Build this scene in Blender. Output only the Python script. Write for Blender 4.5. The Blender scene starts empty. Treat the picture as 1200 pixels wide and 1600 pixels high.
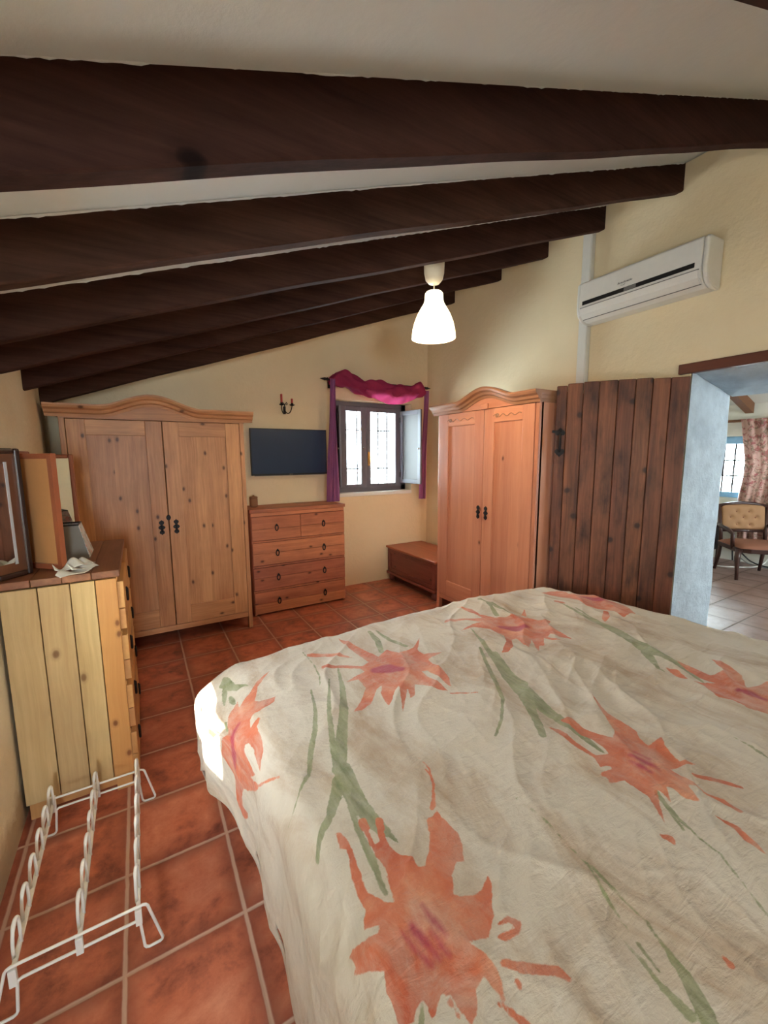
import bpy, bmesh, math, random
import numpy as np
from mathutils import Matrix, Vector

random.seed(7)
scene = bpy.context.scene
COL = scene.collection
PI = math.pi

# ------------------------------------------------------------------ camera
H = 1.4975
FPX = 651.04
YAW, PITCH, ROLL = -0.5311, 0.1338, 0.0053


def cam_basis():
    cy, sy = math.cos(YAW), math.sin(YAW)
    rz = np.array([[cy, -sy, 0], [sy, cy, 0], [0, 0, 1]])
    cp, sp = math.cos(PITCH), math.sin(PITCH)
    rx = np.array([[1, 0, 0], [0, cp, sp], [0, -sp, cp]])
    cr, sr = math.cos(ROLL), math.sin(ROLL)
    ry = np.array([[cr, 0, sr], [0, 1, 0], [-sr, 0, cr]])
    return rz @ rx @ ry


RB = cam_basis()
cam_data = bpy.data.cameras.new('camera')
cam_data.sensor_fit = 'HORIZONTAL'
cam_data.sensor_width = 36.0
cam_data.lens = FPX / 1200.0 * 36.0
cam_data.clip_start = 0.02
cam = bpy.data.objects.new('camera', cam_data)
COL.objects.link(cam)
cam.matrix_world = Matrix((
    (RB[0, 0], RB[0, 2], -RB[0, 1], 0.0),
    (RB[1, 0], RB[1, 2], -RB[1, 1], 0.0),
    (RB[2, 0], RB[2, 2], -RB[2, 1], H),
    (0, 0, 0, 1)))
scene.camera = cam

# ------------------------------------------------------------------ light and exposure
scene.view_settings.view_transform = 'Standard'
scene.view_settings.look = 'None'
scene.view_settings.gamma = 1.0
scene.view_settings.use_curve_mapping = False
scene.view_settings.exposure = 1.05

SKY_STRENGTH = 32.0
world = bpy.data.worlds.new('sky')
scene.world = world
world.use_nodes = True
bg = world.node_tree.nodes['Background']
bg.inputs['Color'].default_value = (0.80, 0.92, 1.0, 1)
bg.inputs['Strength'].default_value = SKY_STRENGTH


def portal(name, loc, rot, sx, sy):
    ld = bpy.data.lights.new(name, 'AREA')
    ld.shape = 'RECTANGLE'
    ld.size, ld.size_y = sx, sy
    ld.cycles.is_portal = True
    o = bpy.data.objects.new(name, ld)
    COL.objects.link(o)
    o.location = loc
    o.rotation_euler = rot
    return o


sun_d = bpy.data.lights.new('sun', 'SUN')
sun_d.energy = 14.0
sun_d.angle = math.radians(0.6)
sun_d.color = (1.0, 0.97, 0.92)
sun = bpy.data.objects.new('sun', sun_d)
COL.objects.link(sun)
SUN_DIR = Vector((0.80, 0.14, -0.60))
sun.rotation_euler = SUN_DIR.to_track_quat('-Z', 'Y').to_euler()
sun.location = (-6, 1, 6)

# ------------------------------------------------------------------ helpers


def srgb(r, g, b):
    def f(c):
        c /= 255.0
        return c / 12.92 if c <= 0.04045 else ((c + 0.055) / 1.055) ** 2.4
    return (f(r), f(g), f(b), 1.0)


class MB:
    """collects shapes and links them as one mesh object"""

    def __init__(self):
        self.v, self.f, self.t, self.g = [], [], [], []

    def add(self, verts, faces, tint=0.5, g=0):
        n = len(self.v)
        self.v += [tuple(p) for p in verts]
        for fc in faces:
            self.f.append([i + n for i in fc])
            self.t.append(tint)
            self.g.append(g)
        return self

    def box(self, x0, x1, y0, y1, z0, z1, tint=0.5, g=0):
        vs = [(x0, y0, z0), (x1, y0, z0), (x1, y1, z0), (x0, y1, z0),
              (x0, y0, z1), (x1, y0, z1), (x1, y1, z1), (x0, y1, z1)]
        fs = [(0, 3, 2, 1), (4, 5, 6, 7), (0, 1, 5, 4), (1, 2, 6, 5), (2, 3, 7, 6), (3, 0, 4, 7)]
        return self.add(vs, fs, tint, g)

    def prism(self, pts, fn, d0, d1, tint=0.5, g=0):
        """2-D outline pts extruded; fn(a, b, d) gives the 3-D point"""
        n = len(pts)
        vs = [fn(a, b, d0) for a, b in pts] + [fn(a, b, d1) for a, b in pts]
        fs = [tuple(range(n))[::-1], tuple(range(n, 2 * n))]
        for i in range(n):
            j = (i + 1) % n
            fs.append((i, j, n + j, n + i))
        return self.add(vs, fs, tint, g)

    def lathe(self, prof, cx=0, cy=0, seg=24, cap0=True, cap1=True, tint=0.5, g=0):
        vs, fs = [], []
        for r, z in prof:
            for k in range(seg):
                a = 2 * PI * k / seg
                vs.append((cx + r * math.cos(a), cy + r * math.sin(a), z))
        m = len(prof)
        for i in range(m - 1):
            for k in range(seg):
                k2 = (k + 1) % seg
                fs.append((i * seg + k, i * seg + k2, (i + 1) * seg + k2, (i + 1) * seg + k))
        if cap0:
            fs.append(tuple(range(seg))[::-1])
        if cap1:
            fs.append(tuple(range((m - 1) * seg, m * seg)))
        return self.add(vs, fs, tint, g)

    def tube(self, pts, r, seg=8, closed=False, tint=0.5, g=0, flat=1.0):
        P = [Vector(p) for p in pts]
        n = len(P)
        rs = r if isinstance(r, (list, tuple)) else [r] * n
        vs, fs = [], []
        up = None
        for i in range(n):
            a = P[(i - 1) % n] if (closed or i > 0) else P[i]
            b = P[(i + 1) % n] if (closed or i < n - 1) else P[i]
            t = (b - a).normalized()
            if up is None:
                up = Vector((0, 0, 1)) if abs(t.z) < 0.9 else Vector((1, 0, 0))
            s = t.cross(up)
            if s.length < 1e-5:
                s = t.cross(Vector((0, 1, 0.01)))
            s.normalize()
            up = s.cross(t).normalized()
            for k in range(seg):
                an = 2 * PI * k / seg
                vs.append(P[i] + (s * math.cos(an) + up * math.sin(an) * flat) * rs[i])
        m = n if closed else n - 1
        for i in range(m):
            i2 = (i + 1) % n
            for k in range(seg):
                k2 = (k + 1) % seg
                fs.append((i * seg + k, i * seg + k2, i2 * seg + k2, i2 * seg + k))
        if not closed:
            fs.append(tuple(range(seg))[::-1])
            fs.append(tuple(range((n - 1) * seg, n * seg)))
        return self.add(vs, fs, tint, g)

    def gridfn(self, fn, nu, nv, tint=0.5, g=0):
        vs = [fn(i / nu, j / nv) for i in range(nu + 1) for j in range(nv + 1)]
        w = nv + 1
        fs = [(i * w + j, (i + 1) * w + j, (i + 1) * w + j + 1, i * w + j + 1) for i in range(nu) for j in range(nv)]
        return self.add(vs, fs, tint, g)

    def sphere(self, c, rx, ry=None, rz=None, nu=12, nv=16, tint=0.5):
        ry = rx if ry is None else ry
        rz = rx if rz is None else rz
        vs, fs = [], []
        for i in range(nu + 1):
            th = PI * i / nu
            for k in range(nv):
                a = 2 * PI * k / nv
                vs.append((c[0] + rx * math.sin(th) * math.cos(a), c[1] + ry * math.sin(th) * math.sin(a), c[2] + rz * math.cos(th)))
        for i in range(nu):
            for k in range(nv):
                k2 = (k + 1) % nv
                fs.append((i * nv + k, (i + 1) * nv + k, (i + 1) * nv + k2, i * nv + k2))
        return self.add(vs, fs, tint)

    def link(self, name, mat, parent=None, bevel=0.0, smooth=False, solid=0.0, subsurf=0, seg=2):
        me = bpy.data.meshes.new(name)
        me.from_pydata(self.v, [], self.f)
        a = me.attributes.new('tint', 'FLOAT', 'FACE')
        a.data.foreach_set('value', np.array(self.t, dtype=np.float32))
        a = me.attributes.new('gdir', 'FLOAT', 'FACE')
        a.data.foreach_set('value', np.array(self.g, dtype=np.float32))
        me.materials.append(mat)
        bm = bmesh.new()
        bm.from_mesh(me)
        bmesh.ops.recalc_face_normals(bm, faces=bm.faces)
        bm.to_mesh(me)
        bm.free()
        if smooth:
            me.polygons.foreach_set('use_smooth', [True] * len(me.polygons))
        o = bpy.data.objects.new(name, me)
        COL.objects.link(o)
        if parent:
            o.parent = parent
        if solid:
            m = o.modifiers.new('thickness', 'SOLIDIFY')
            m.thickness = solid
            m.offset = 0
        if bevel:
            m = o.modifiers.new('bevel', 'BEVEL')
            m.width = bevel
            m.segments = seg
            m.limit_method = 'ANGLE'
            m.angle_limit = math.radians(40)
        if subsurf:
            m = o.modifiers.new('subsurf', 'SUBSURF')
            m.levels = m.render_levels = subsurf
        return o


def tag(o, label=None, cat=None, group=None, kind=None):
    if label:
        o['label'] = label
    if cat:
        o['category'] = cat
    if group:
        o['group'] = group
    if kind:
        o['kind'] = kind
    return o


def thing(name, label, cat, loc=(0, 0, 0), rotz=0.0, group=None):
    o = bpy.data.objects.new(name, None)
    o.empty_display_size = 0.1
    COL.objects.link(o)
    o.location = loc
    o.rotation_euler = (0, 0, rotz)
    return tag(o, label, cat, group)


def structure(o):
    o['kind'] = 'structure'
    return o


def rr(a, b):
    return random.uniform(a, b)


# ------------------------------------------------------------------ materials
def new_mat(name):
    m = bpy.data.materials.new(name)
    m.use_nodes = True
    nt = m.node_tree
    b = nt.nodes['Principled BSDF']
    return m, nt, b


def N(nt, typ, **kw):
    n = nt.nodes.new(typ)
    for k, v in kw.items():
        setattr(n, k, v)
    return n


def L(nt, a, b):
    nt.links.new(a, b)


def math_node(nt, op, a, b=None, c=None):
    n = N(nt, 'ShaderNodeMath', operation=op)
    for i, x in enumerate((a, b, c)):
        if x is None:
            continue
        if isinstance(x, (int, float)):
            n.inputs[i].default_value = x
        else:
            L(nt, x, n.inputs[i])
    return n.outputs[0]


def mix_col(nt, fac, a, b, blend='MIX'):
    n = N(nt, 'ShaderNodeMix', data_type='RGBA', blend_type=blend)
    for sock, x in ((n.inputs['Factor'], fac), (n.inputs[6], a), (n.inputs[7], b)):
        if isinstance(x, (int, float, tuple)):
            sock.default_value = x
        else:
            L(nt, x, sock)
    return n.outputs[2]


def ramp(nt, fac, stops):
    n = N(nt, 'ShaderNodeValToRGB')
    e = n.color_ramp.elements
    while len(e) > 1:
        e.remove(e[-1])
    e[0].position, e[0].color = stops[0]
    for p, c in stops[1:]:
        x = e.new(p)
        x.color = c
    L(nt, fac, n.inputs[0])
    return n.outputs[0]


def noise(nt, vec, scale, detail=4, rough=0.55, dist=0.0):
    n = N(nt, 'ShaderNodeTexNoise')
    n.inputs['Scale'].default_value = scale
    n.inputs['Detail'].default_value = detail
    n.inputs['Roughness'].default_value = rough
    n.inputs['Distortion'].default_value = dist
    if vec is not None:
        L(nt, vec, n.inputs['Vector'])
    return n


def mapped(nt, vec, scale, loc=(0, 0, 0), rot=(0, 0, 0)):
    n = N(nt, 'ShaderNodeMapping')
    n.inputs['Scale'].default_value = scale
    n.inputs['Location'].default_value = loc
    n.inputs['Rotation'].default_value = rot
    L(nt, vec, n.inputs['Vector'])
    return n.outputs[0]


def bump(nt, bsdf, h, strength=0.3, dist=0.01):
    n = N(nt, 'ShaderNodeBump')
    n.inputs['Strength'].default_value = strength
    n.inputs['Distance'].default_value = dist
    L(nt, h, n.inputs['Height'])
    L(nt, n.outputs[0], bsdf.inputs['Normal'])


def plain(name, col, rough=0.5, metal=0.0, emit=None, estr=0.0):
    m, nt, b = new_mat(name)
    b.inputs['Base Color'].default_value = col
    b.inputs['Roughness'].default_value = rough
    b.inputs['Metallic'].default_value = metal
    if emit:
        b.inputs['Emission Color'].default_value = emit
        b.inputs['Emission Strength'].default_value = estr
    tc = N(nt, 'ShaderNodeTexCoord')
    nz = noise(nt, tc.outputs['Object'], 30, 3)
    c = mix_col(nt, math_node(nt, 'MULTIPLY', nz.outputs[0], 0.22), col, tuple(x * 0.6 for x in col[:3]) + (1,))
    L(nt, c, b.inputs['Base Color'])
    return m


def wood(name, base, dark, rough=0.5, grain=1.0, knots=0.5, knot_col=None, var=0.35, blotch=0.0, bumps=0.12, kscale=8.0, spec=0.4, depth_y=True):
    """long-grained wood; tint varies each board, gdir turns the grain (0 = z, 1 = x, 2 = y)"""
    m, nt, b = new_mat(name)
    tc = N(nt, 'ShaderNodeTexCoord')
    tint = N(nt, 'ShaderNodeAttribute', attribute_name='tint').outputs['Fac']
    gd = N(nt, 'ShaderNodeAttribute', attribute_name='gdir').outputs['Fac']
    sep = N(nt, 'ShaderNodeSeparateXYZ')
    L(nt, tc.outputs['Object'], sep.inputs[0])

    def comb(x, y, z):
        c = N(nt, 'ShaderNodeCombineXYZ')
        for i, s in enumerate((x, y, z)):
            L(nt, s, c.inputs[i])
        return c.outputs[0]
    X, Y, Z = sep.outputs
    v0, v1, v2 = comb(X, Y, Z), comb(Z, Y, X), comb(X, Z, Y)

    def mixv(f, a, c):
        n = N(nt, 'ShaderNodeMix', data_type='VECTOR')
        L(nt, f, n.inputs[0])
        L(nt, a, n.inputs[4])
        L(nt, c, n.inputs[5])
        return n.outputs[1]
    f1 = math_node(nt, 'GREATER_THAN', gd, 0.5)
    f2 = math_node(nt, 'GREATER_THAN', gd, 1.5)
    v = mixv(f2, mixv(f1, v0, v1), v2)
    off = N(nt, 'ShaderNodeCombineXYZ')
    for i, k in enumerate((17.3, 9.1, 23.7)):
        L(nt, math_node(nt, 'MULTIPLY', tint, k), off.inputs[i])
    va = N(nt, 'ShaderNodeVectorMath', operation='ADD')
    L(nt, v, va.inputs[0])
    L(nt, off.outputs[0], va.inputs[1])
    v = va.outputs[0]
    warp = noise(nt, mapped(nt, v, (3, 3, 1.2)), 1.5, 2)
    vw = N(nt, 'ShaderNodeVectorMath', operation='MULTIPLY_ADD')
    L(nt, warp.outputs['Color'], vw.inputs[0])
    vw.inputs[1].default_value = (0.05, 0.05, 0.0)
    L(nt, v, vw.inputs[2])
    fine = noise(nt, mapped(nt, vw.outputs[0], (90 * grain, 90 * grain, 2.2)), 1.0, 4, 0.6)
    broad = noise(nt, mapped(nt, vw.outputs[0], (16 * grain, 16 * grain, 0.7)), 1.0, 3, 0.6)
    g = math_node(nt, 'ADD', math_node(nt, 'MULTIPLY', fine.outputs[0], 0.5), math_node(nt, 'MULTIPLY', broad.outputs[0], 0.7))
    gr = ramp(nt, g, [(0.36, (0, 0, 0, 1)), (0.78, (1, 1, 1, 1))])
    lum = math_node(nt, 'MULTIPLY', gr, var)
    col = mix_col(nt, lum, base, dark)
    if knots > 0:
        vo = N(nt, 'ShaderNodeTexVoronoi', voronoi_dimensions='2D')
        vo.inputs['Scale'].default_value = 1.0
        sk = N(nt, 'ShaderNodeSeparateXYZ')
        L(nt, vw.outputs[0], sk.inputs[0])
        kc = comb(math_node(nt, 'MULTIPLY', sk.outputs[0 if depth_y else 1], kscale), math_node(nt, 'MULTIPLY', sk.outputs[2], kscale * 0.6), sk.outputs[1])
        L(nt, kc, vo.inputs['Vector'])
        sc = N(nt, 'ShaderNodeSeparateColor')
        L(nt, vo.outputs['Color'], sc.inputs[0])
        gate = math_node(nt, 'LESS_THAN', sc.outputs[0], knots)
        k = ramp(nt, vo.outputs['Distance'], [(0.04, (1, 1, 1, 1)), (0.065, (0.75, 0.75, 0.75, 1)), (0.085, (0.28, 0.28, 0.28, 1)), (0.15, (0, 0, 0, 1))])
        kf = math_node(nt, 'MULTIPLY', k, gate)
        col = mix_col(nt, math_node(nt, 'MULTIPLY', kf, 0.85), col, knot_col or tuple(x * 0.35 for x in dark[:3]) + (1,))
    if blotch > 0:
        bl = noise(nt, mapped(nt, v, (6, 6, 2.2)), 1.6, 4, 0.6)
        bf = ramp(nt, bl.outputs[0], [(0.45, (0, 0, 0, 1)), (0.72, (1, 1, 1, 1))])
        col = mix_col(nt, math_node(nt, 'MULTIPLY', bf, blotch), col, tuple(x * 0.3 for x in dark[:3]) + (1,))
    hv = N(nt, 'ShaderNodeHueSaturation')
    L(nt, col, hv.inputs['Color'])
    L(nt, math_node(nt, 'ADD', math_node(nt, 'MULTIPLY', tint, 0.36), 0.82), hv.inputs['Value'])
    L(nt, math_node(nt, 'ADD', math_node(nt, 'MULTIPLY', tint, 0.012), 0.494), hv.inputs['Hue'])
    L(nt, hv.outputs[0], b.inputs['Base Color'])
    b.inputs['Roughness'].default_value = rough
    b.inputs['Specular IOR Level'].default_value = spec
    bump(nt, b, fine.outputs[0], bumps, 0.004)
    return m


def plaster(name, col, stain, amount=0.4, scale=1.2, bumpy=0.35, low_stain=False):
    m, nt, b = new_mat(name)
    tc = N(nt, 'ShaderNodeTexCoord')
    v = tc.outputs['Object']
    n1 = noise(nt, v, scale, 5, 0.6)
    f = ramp(nt, n1.outputs[0], [(0.35, (0, 0, 0, 1)), (0.75, (1, 1, 1, 1))])
    c = mix_col(nt, math_node(nt, 'MULTIPLY', f, amount), col, stain)
    if low_stain:      # damp stains and peeling paint along the floor
        sep = N(nt, 'ShaderNodeSeparateXYZ')
        L(nt, v, sep.inputs[0])
        n3 = noise(nt, v, 7.0, 6, 0.7)
        hgt = math_node(nt, 'ADD', sep.outputs[2], math_node(nt, 'MULTIPLY', n3.outputs[0], -0.22))
        lf = ramp(nt, hgt, [(0.0, (1, 1, 1, 1)), (0.08, (0, 0, 0, 1))])
        c = mix_col(nt, math_node(nt, 'MULTIPLY', lf, 0.7), c, srgb(168, 140, 104))
    n2 = noise(nt, v, 26, 6, 0.65)
    n4 = noise(nt, v, 5, 4, 0.6)
    L(nt, c, b.inputs['Base Color'])
    b.inputs['Roughness'].default_value = 0.85
    b.inputs['Specular IOR Level'].default_value = 0.2
    h = math_node(nt, 'ADD', n2.outputs[0], math_node(nt, 'MULTIPLY', n4.outputs[0], 1.5))
    bump(nt, b, h, bumpy, 0.012)
    return m


def tiles(name, c0, c1, c2, grout, pitch, ox, oy, rough=0.35, gw=0.016):
    m, nt, b = new_mat(name)
    tc = N(nt, 'ShaderNodeTexCoord')
    v = tc.outputs['Object']
    vv = mapped(nt, v, (1 / pitch, 1 / pitch, 1), (-ox / pitch, -oy / pitch, 0))
    wob = noise(nt, v, 18, 2)
    sep = N(nt, 'ShaderNodeSeparateXYZ')
    L(nt, vv, sep.inputs[0])
    es, ids = [], []
    for i in (0, 1):
        w = math_node(nt, 'ADD', sep.outputs[i], math_node(nt, 'MULTIPLY', math_node(nt, 'SUBTRACT', wob.outputs[0], 0.5), 0.015))
        fr = math_node(nt, 'FRACT', w)
        es.append(math_node(nt, 'MINIMUM', fr, math_node(nt, 'SUBTRACT', 1.0, fr)))
        ids.append(math_node(nt, 'FLOOR', w))
    edge = math_node(nt, 'MINIMUM', es[0], es[1])
    idv = N(nt, 'ShaderNodeCombineXYZ')
    L(nt, ids[0], idv.inputs[0])
    L(nt, ids[1], idv.inputs[1])
    wn = N(nt, 'ShaderNodeTexWhiteNoise', noise_dimensions='3D')
    L(nt, idv.outputs[0], wn.inputs['Vector'])
    va = N(nt, 'ShaderNodeVectorMath', operation='MULTIPLY_ADD')
    L(nt, wn.outputs['Color'], va.inputs[0])
    va.inputs[1].default_value = (9, 9, 9)
    L(nt, v, va.inputs[2])
    n1 = noise(nt, va.outputs[0], 5.5, 7, 0.68, 0.3)
    n2 = noise(nt, va.outputs[0], 22, 5, 0.7)
    t = math_node(nt, 'ADD', math_node(nt, 'MULTIPLY', n1.outputs[0], 0.75), math_node(nt, 'MULTIPLY', n2.outputs[0], 0.25))
    col = ramp(nt, t, [(0.34, c2), (0.5, c0), (0.68, c1)])
    # glaze is burnt darker along the rim of each tile
    rim = ramp(nt, edge, [(0.02, (1, 1, 1, 1)), (0.17, (0, 0, 0, 1))])
    rimf = math_node(nt, 'MULTIPLY', math_node(nt, 'MULTIPLY', rim, n1.outputs[0]), 1.1)
    col = mix_col(nt, rimf, col, c2)
    hv = N(nt, 'ShaderNodeHueSaturation')
    L(nt, col, hv.inputs['Color'])
    L(nt, math_node(nt, 'ADD', math_node(nt, 'MULTIPLY', wn.outputs['Value'], 0.22), 0.89), hv.inputs['Value'])
    gf = ramp(nt, edge, [(gw * 0.75, (1, 1, 1, 1)), (gw * 1.35, (0, 0, 0, 1))])
    out = mix_col(nt, gf, hv.outputs[0], grout)
    L(nt, out, b.inputs['Base Color'])
    rg = math_node(nt, 'ADD', math_node(nt, 'MULTIPLY', n2.outputs[0], 0.25), math_node(nt, 'ADD', math_node(nt, 'MULTIPLY', gf, 0.35), rough - 0.12))
    L(nt, rg, b.inputs['Roughness'])
    prof = ramp(nt, edge, [(0.0, (0, 0, 0, 1)), (gw * 1.6, (1, 1, 1, 1))])
    h = math_node(nt, 'ADD', prof, math_node(nt, 'MULTIPLY', n2.outputs[0], 0.35))
    bump(nt, b, h, 0.35, 0.004)
    return m


def cloth(name, col, trans=0.4, dark=None, scale=40, rough=0.8):
    m, nt, b = new_mat(name)
    tc = N(nt, 'ShaderNodeTexCoord')
    nz = noise(nt, tc.outputs['Object'], scale, 3)
    c = mix_col(nt, nz.outputs[0], col, dark or tuple(x * 0.7 for x in col[:3]) + (1,))
    L(nt, c, b.inputs['Base Color'])
    b.inputs['Roughness'].default_value = rough
    b.inputs['Specular IOR Level'].default_value = 0.15
    if trans > 0:
        tr = N(nt, 'ShaderNodeBsdfTranslucent')
        L(nt, c, tr.inputs[0])
        mx = N(nt, 'ShaderNodeMixShader')
        mx.inputs[0].default_value = trans
        L(nt, b.outputs[0], mx.inputs[1])
        L(nt, tr.outputs[0], mx.inputs[2])
        L(nt, mx.outputs[0], nt.nodes['Material Output'].inputs[0])
    return m


def glass_mat(name):
    m, nt, b = new_mat(name)
    tr = N(nt, 'ShaderNodeBsdfTransparent')
    tr.inputs[0].default_value = (0.94, 0.97, 0.96, 1)
    gl = N(nt, 'ShaderNodeBsdfGlossy')
    gl.inputs['Roughness'].default_value = 0.03
    fr = N(nt, 'ShaderNodeFresnel')
    fr.inputs[0].default_value = 1.45
    mx = N(nt, 'ShaderNodeMixShader')
    L(nt, fr.outputs[0], mx.inputs[0])
    L(nt, tr.outputs[0], mx.inputs[1])
    L(nt, gl.outputs[0], mx.inputs[2])
    L(nt, mx.outputs[0], nt.nodes['Material Output'].inputs[0])
    return m


M = {}
M['floor'] = tiles('terracotta_tiles', srgb(188, 104, 76), srgb(212, 136, 106), srgb(114, 58, 45), srgb(188, 152, 132), 0.34, 0.2019, 3.6468)
M['floor2'] = tiles('pale_tiles', srgb(136, 108, 98), srgb(150, 128, 120), srgb(110, 80, 70), srgb(108, 92, 84), 0.34, 4.54, 1.81, 0.4)
M['wall'] = plaster('cream_plaster', srgb(238, 220, 186), srgb(228, 202, 158), 0.5)
M['wall_left'] = plaster('stained_plaster', srgb(238, 232, 210), srgb(214, 186, 142), 0.5, 1.6, 0.5, True)
M['ceil'] = plaster('ceiling_plaster', srgb(240, 246, 248), srgb(228, 232, 230), 0.5, 1.5, 0.15)
M['whitewash'] = plaster('whitewash', srgb(200, 212, 220), srgb(160, 172, 182), 0.75, 7, 1.0)  # bluish light of the next room is put into this colour
M['wall2'] = plaster('white_plaster', srgb(222, 222, 214), srgb(206, 204, 196), 0.4, 1.5, 0.3)
M['beam'] = wood('dark_beam', srgb(80, 52, 42), srgb(40, 25, 21), 0.85, 0.8, 0.12, None, 0.8, 0.35, 0.3, 4, 0.08)
M['beam2'] = wood('brown_beam', srgb(120, 78, 48), srgb(70, 40, 24), 0.6, 0.8, 0.2)
M['pine'] = wood('waxed_pine', srgb(224, 168, 120), srgb(160, 100, 62), 0.42, 1.0, 0.42, srgb(70, 36, 20), 0.75, 0.22)
M['pine_red'] = wood('honey_pine', srgb(212, 148, 116), srgb(180, 104, 74), 0.40, 1.0, 0.10, srgb(90, 44, 24), 0.6, 0.0)
M['cornice_red'] = wood('brown_moulding', srgb(168, 118, 84), srgb(120, 74, 48), 0.35, 1.0, 0.05)
M['chestwood'] = wood('rough_red_pine', srgb(206, 132, 98), srgb(138, 72, 50), 0.55, 1.0, 0.35, srgb(66, 32, 22), 0.6, 0.30)
M['trunkwood'] = wood('mahogany_stain', srgb(146, 78, 64), srgb(90, 42, 36), 0.38, 1.0, 0.12, None, 0.6, 0.1)
M['trunklid'] = wood('lid_wood', srgb(176, 98, 66), srgb(120, 56, 38), 0.36, 1.0, 0.05, None, 0.5)
M['doorwood'] = wood('stained_boards', srgb(150, 92, 64), srgb(76, 40, 28), 0.5, 0.9, 0.6, srgb(32, 16, 12), 0.9, 0.8, 0.25, 6)
M['lintel'] = wood('lintel_wood', srgb(104, 54, 36), srgb(60, 28, 20), 0.5, 0.8, 0.2)
M['palepine'] = wood('pale_pallet_pine', srgb(218, 190, 140), srgb(164, 128, 82), 0.6, 0.7, 0.3, srgb(112, 72, 40), 0.6, 0.14, 0.2, 7, 0.4, False)
M['orangepine'] = wood('orange_pine', srgb(222, 168, 104), srgb(186, 120, 62), 0.5, 1.0, 0.5, srgb(120, 66, 32), 0.5, 0.0, 0.15, 9, 0.4, False)
M['drespine'] = wood('drawer_pine', srgb(206, 154, 98), srgb(166, 110, 62), 0.5, 1.0, 0.35, srgb(110, 60, 30))
M['drestop'] = wood('brown_top', srgb(160, 104, 72), srgb(100, 58, 40), 0.42, 0.8, 0.2, None, 0.7, 0.3)
M['mahog'] = wood('red_mahogany', srgb(168, 98, 66), srgb(126, 62, 42), 0.3, 1.0, 0.0)
M['mirrordark'] = wood('dark_mirror_wood', srgb(58, 34, 26), srgb(34, 18, 14), 0.32, 1.0, 0.0)
M['mirrorbrown'] = wood('brown_mirror_wood', srgb(112, 70, 46), srgb(78, 44, 30), 0.35, 1.0, 0.0)
M['hardboard'] = plain('hardboard', srgb(208, 150, 96), 0.75)
M['bedwood'] = wood('bed_wood', srgb(170, 104, 70), srgb(118, 64, 42), 0.5)
M['iron'] = plain('black_iron', srgb(38, 34, 34), 0.5, 0.6)
M['brass'] = plain('brass', srgb(190, 150, 80), 0.3, 0.9)
M['black'] = plain('black_plastic', srgb(18, 18, 20), 0.35)
M['screen'] = plain('screen', srgb(14, 46, 80), 0.35)  # blue base colour stands in for a bluish reflection on the glass
M['acwhite'] = plain('white_plastic', srgb(232, 228, 220), 0.35)
M['acgrey'] = plain('grey_plastic', srgb(120, 116, 112), 0.4)
M['trunking'] = plain('white_trunking', srgb(226, 222, 214), 0.45)
M['rack'] = plain('white_coated_wire', srgb(240, 238, 232), 0.35)
M['candle'] = plain('red_candle', srgb(196, 70, 60), 0.5)
M['paper'] = plain('white_paper', srgb(236, 234, 226), 0.8)
M['frame'] = wood('grey_brown_frame', srgb(112, 110, 120), srgb(78, 76, 86), 0.45, 1.0, 0.0)
M['sill'] = plain('white_sill', srgb(238, 236, 230), 0.6)
M['glass'] = glass_mat('window_glass')
M['mirror'] = plain('mirror_glass', srgb(225, 228, 228), 0.03, 1.0)
M['magenta'] = cloth('magenta_voile', srgb(190, 66, 104), 0.4, srgb(140, 50, 92), 9)
M['purple'] = cloth('purple_voile', srgb(168, 98, 140), 0.35, srgb(136, 88, 138), 6)
M['jar'] = plain('woven_jar', srgb(150, 106, 74), 0.8)
M['shadegrey'] = plain('shade_lining', srgb(140, 134, 124), 0.7)
M['velvet'] = plain('gold_velvet', srgb(156, 116, 80), 0.8)
M['velvet2'] = plain('rust_velvet', srgb(136, 86, 64), 0.8)
M['chairwood'] = wood('dark_chair_wood', srgb(62, 36, 30), srgb(36, 20, 18), 0.35, 1, 0)
M['cable_black'] = plain('black_cable', srgb(26, 26, 28), 0.5)
M['cable_white'] = plain('white_cable', srgb(222, 220, 214), 0.5)
M['cable_grey'] = plain('grey_cable', srgb(120, 122, 120), 0.5)
M['bluepaint'] = plain('blue_paint', srgb(140, 190, 226), 0.5)
M['mattress'] = cloth('mattress_ticking', srgb(226, 220, 208), 0.0)
M['darkgap'] = plain('dark_lacquer', srgb(30, 26, 30), 0.3)
M['steel'] = plain('steel', srgb(190, 190, 190), 0.25, 0.9)


def floral(name, base, c1, c2, s=14):
    m, nt, b = new_mat(name)
    tc = N(nt, 'ShaderNodeTexCoord')
    v = tc.outputs['Object']
    w = noise(nt, v, s * 0.8, 3, 0.6, 0.8)
    w2 = noise(nt, mapped(nt, v, (1, 1, 1), (5, 3, 1)), s, 3, 0.6, 0.8)
    f1 = ramp(nt, w.outputs[0], [(0.52, (0, 0, 0, 1)), (0.60, (1, 1, 1, 1))])
    f2 = ramp(nt, w2.outputs[0], [(0.54, (0, 0, 0, 1)), (0.60, (1, 1, 1, 1))])
    c = mix_col(nt, math_node(nt, 'MULTIPLY', f1, 0.8), base, c1)
    c = mix_col(nt, math_node(nt, 'MULTIPLY', f2, 0.7), c, c2)
    L(nt, c, b.inputs['Base Color'])
    b.inputs['Roughness'].default_value = 0.8
    tr = N(nt, 'ShaderNodeBsdfTranslucent')
    L(nt, c, tr.inputs[0])
    mx = N(nt, 'ShaderNodeMixShader')
    mx.inputs[0].default_value = 0.06
    L(nt, b.outputs[0], mx.inputs[1])
    L(nt, tr.outputs[0], mx.inputs[2])
    L(nt, mx.outputs[0], nt.nodes['Material Output'].inputs[0])
    return m


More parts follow.
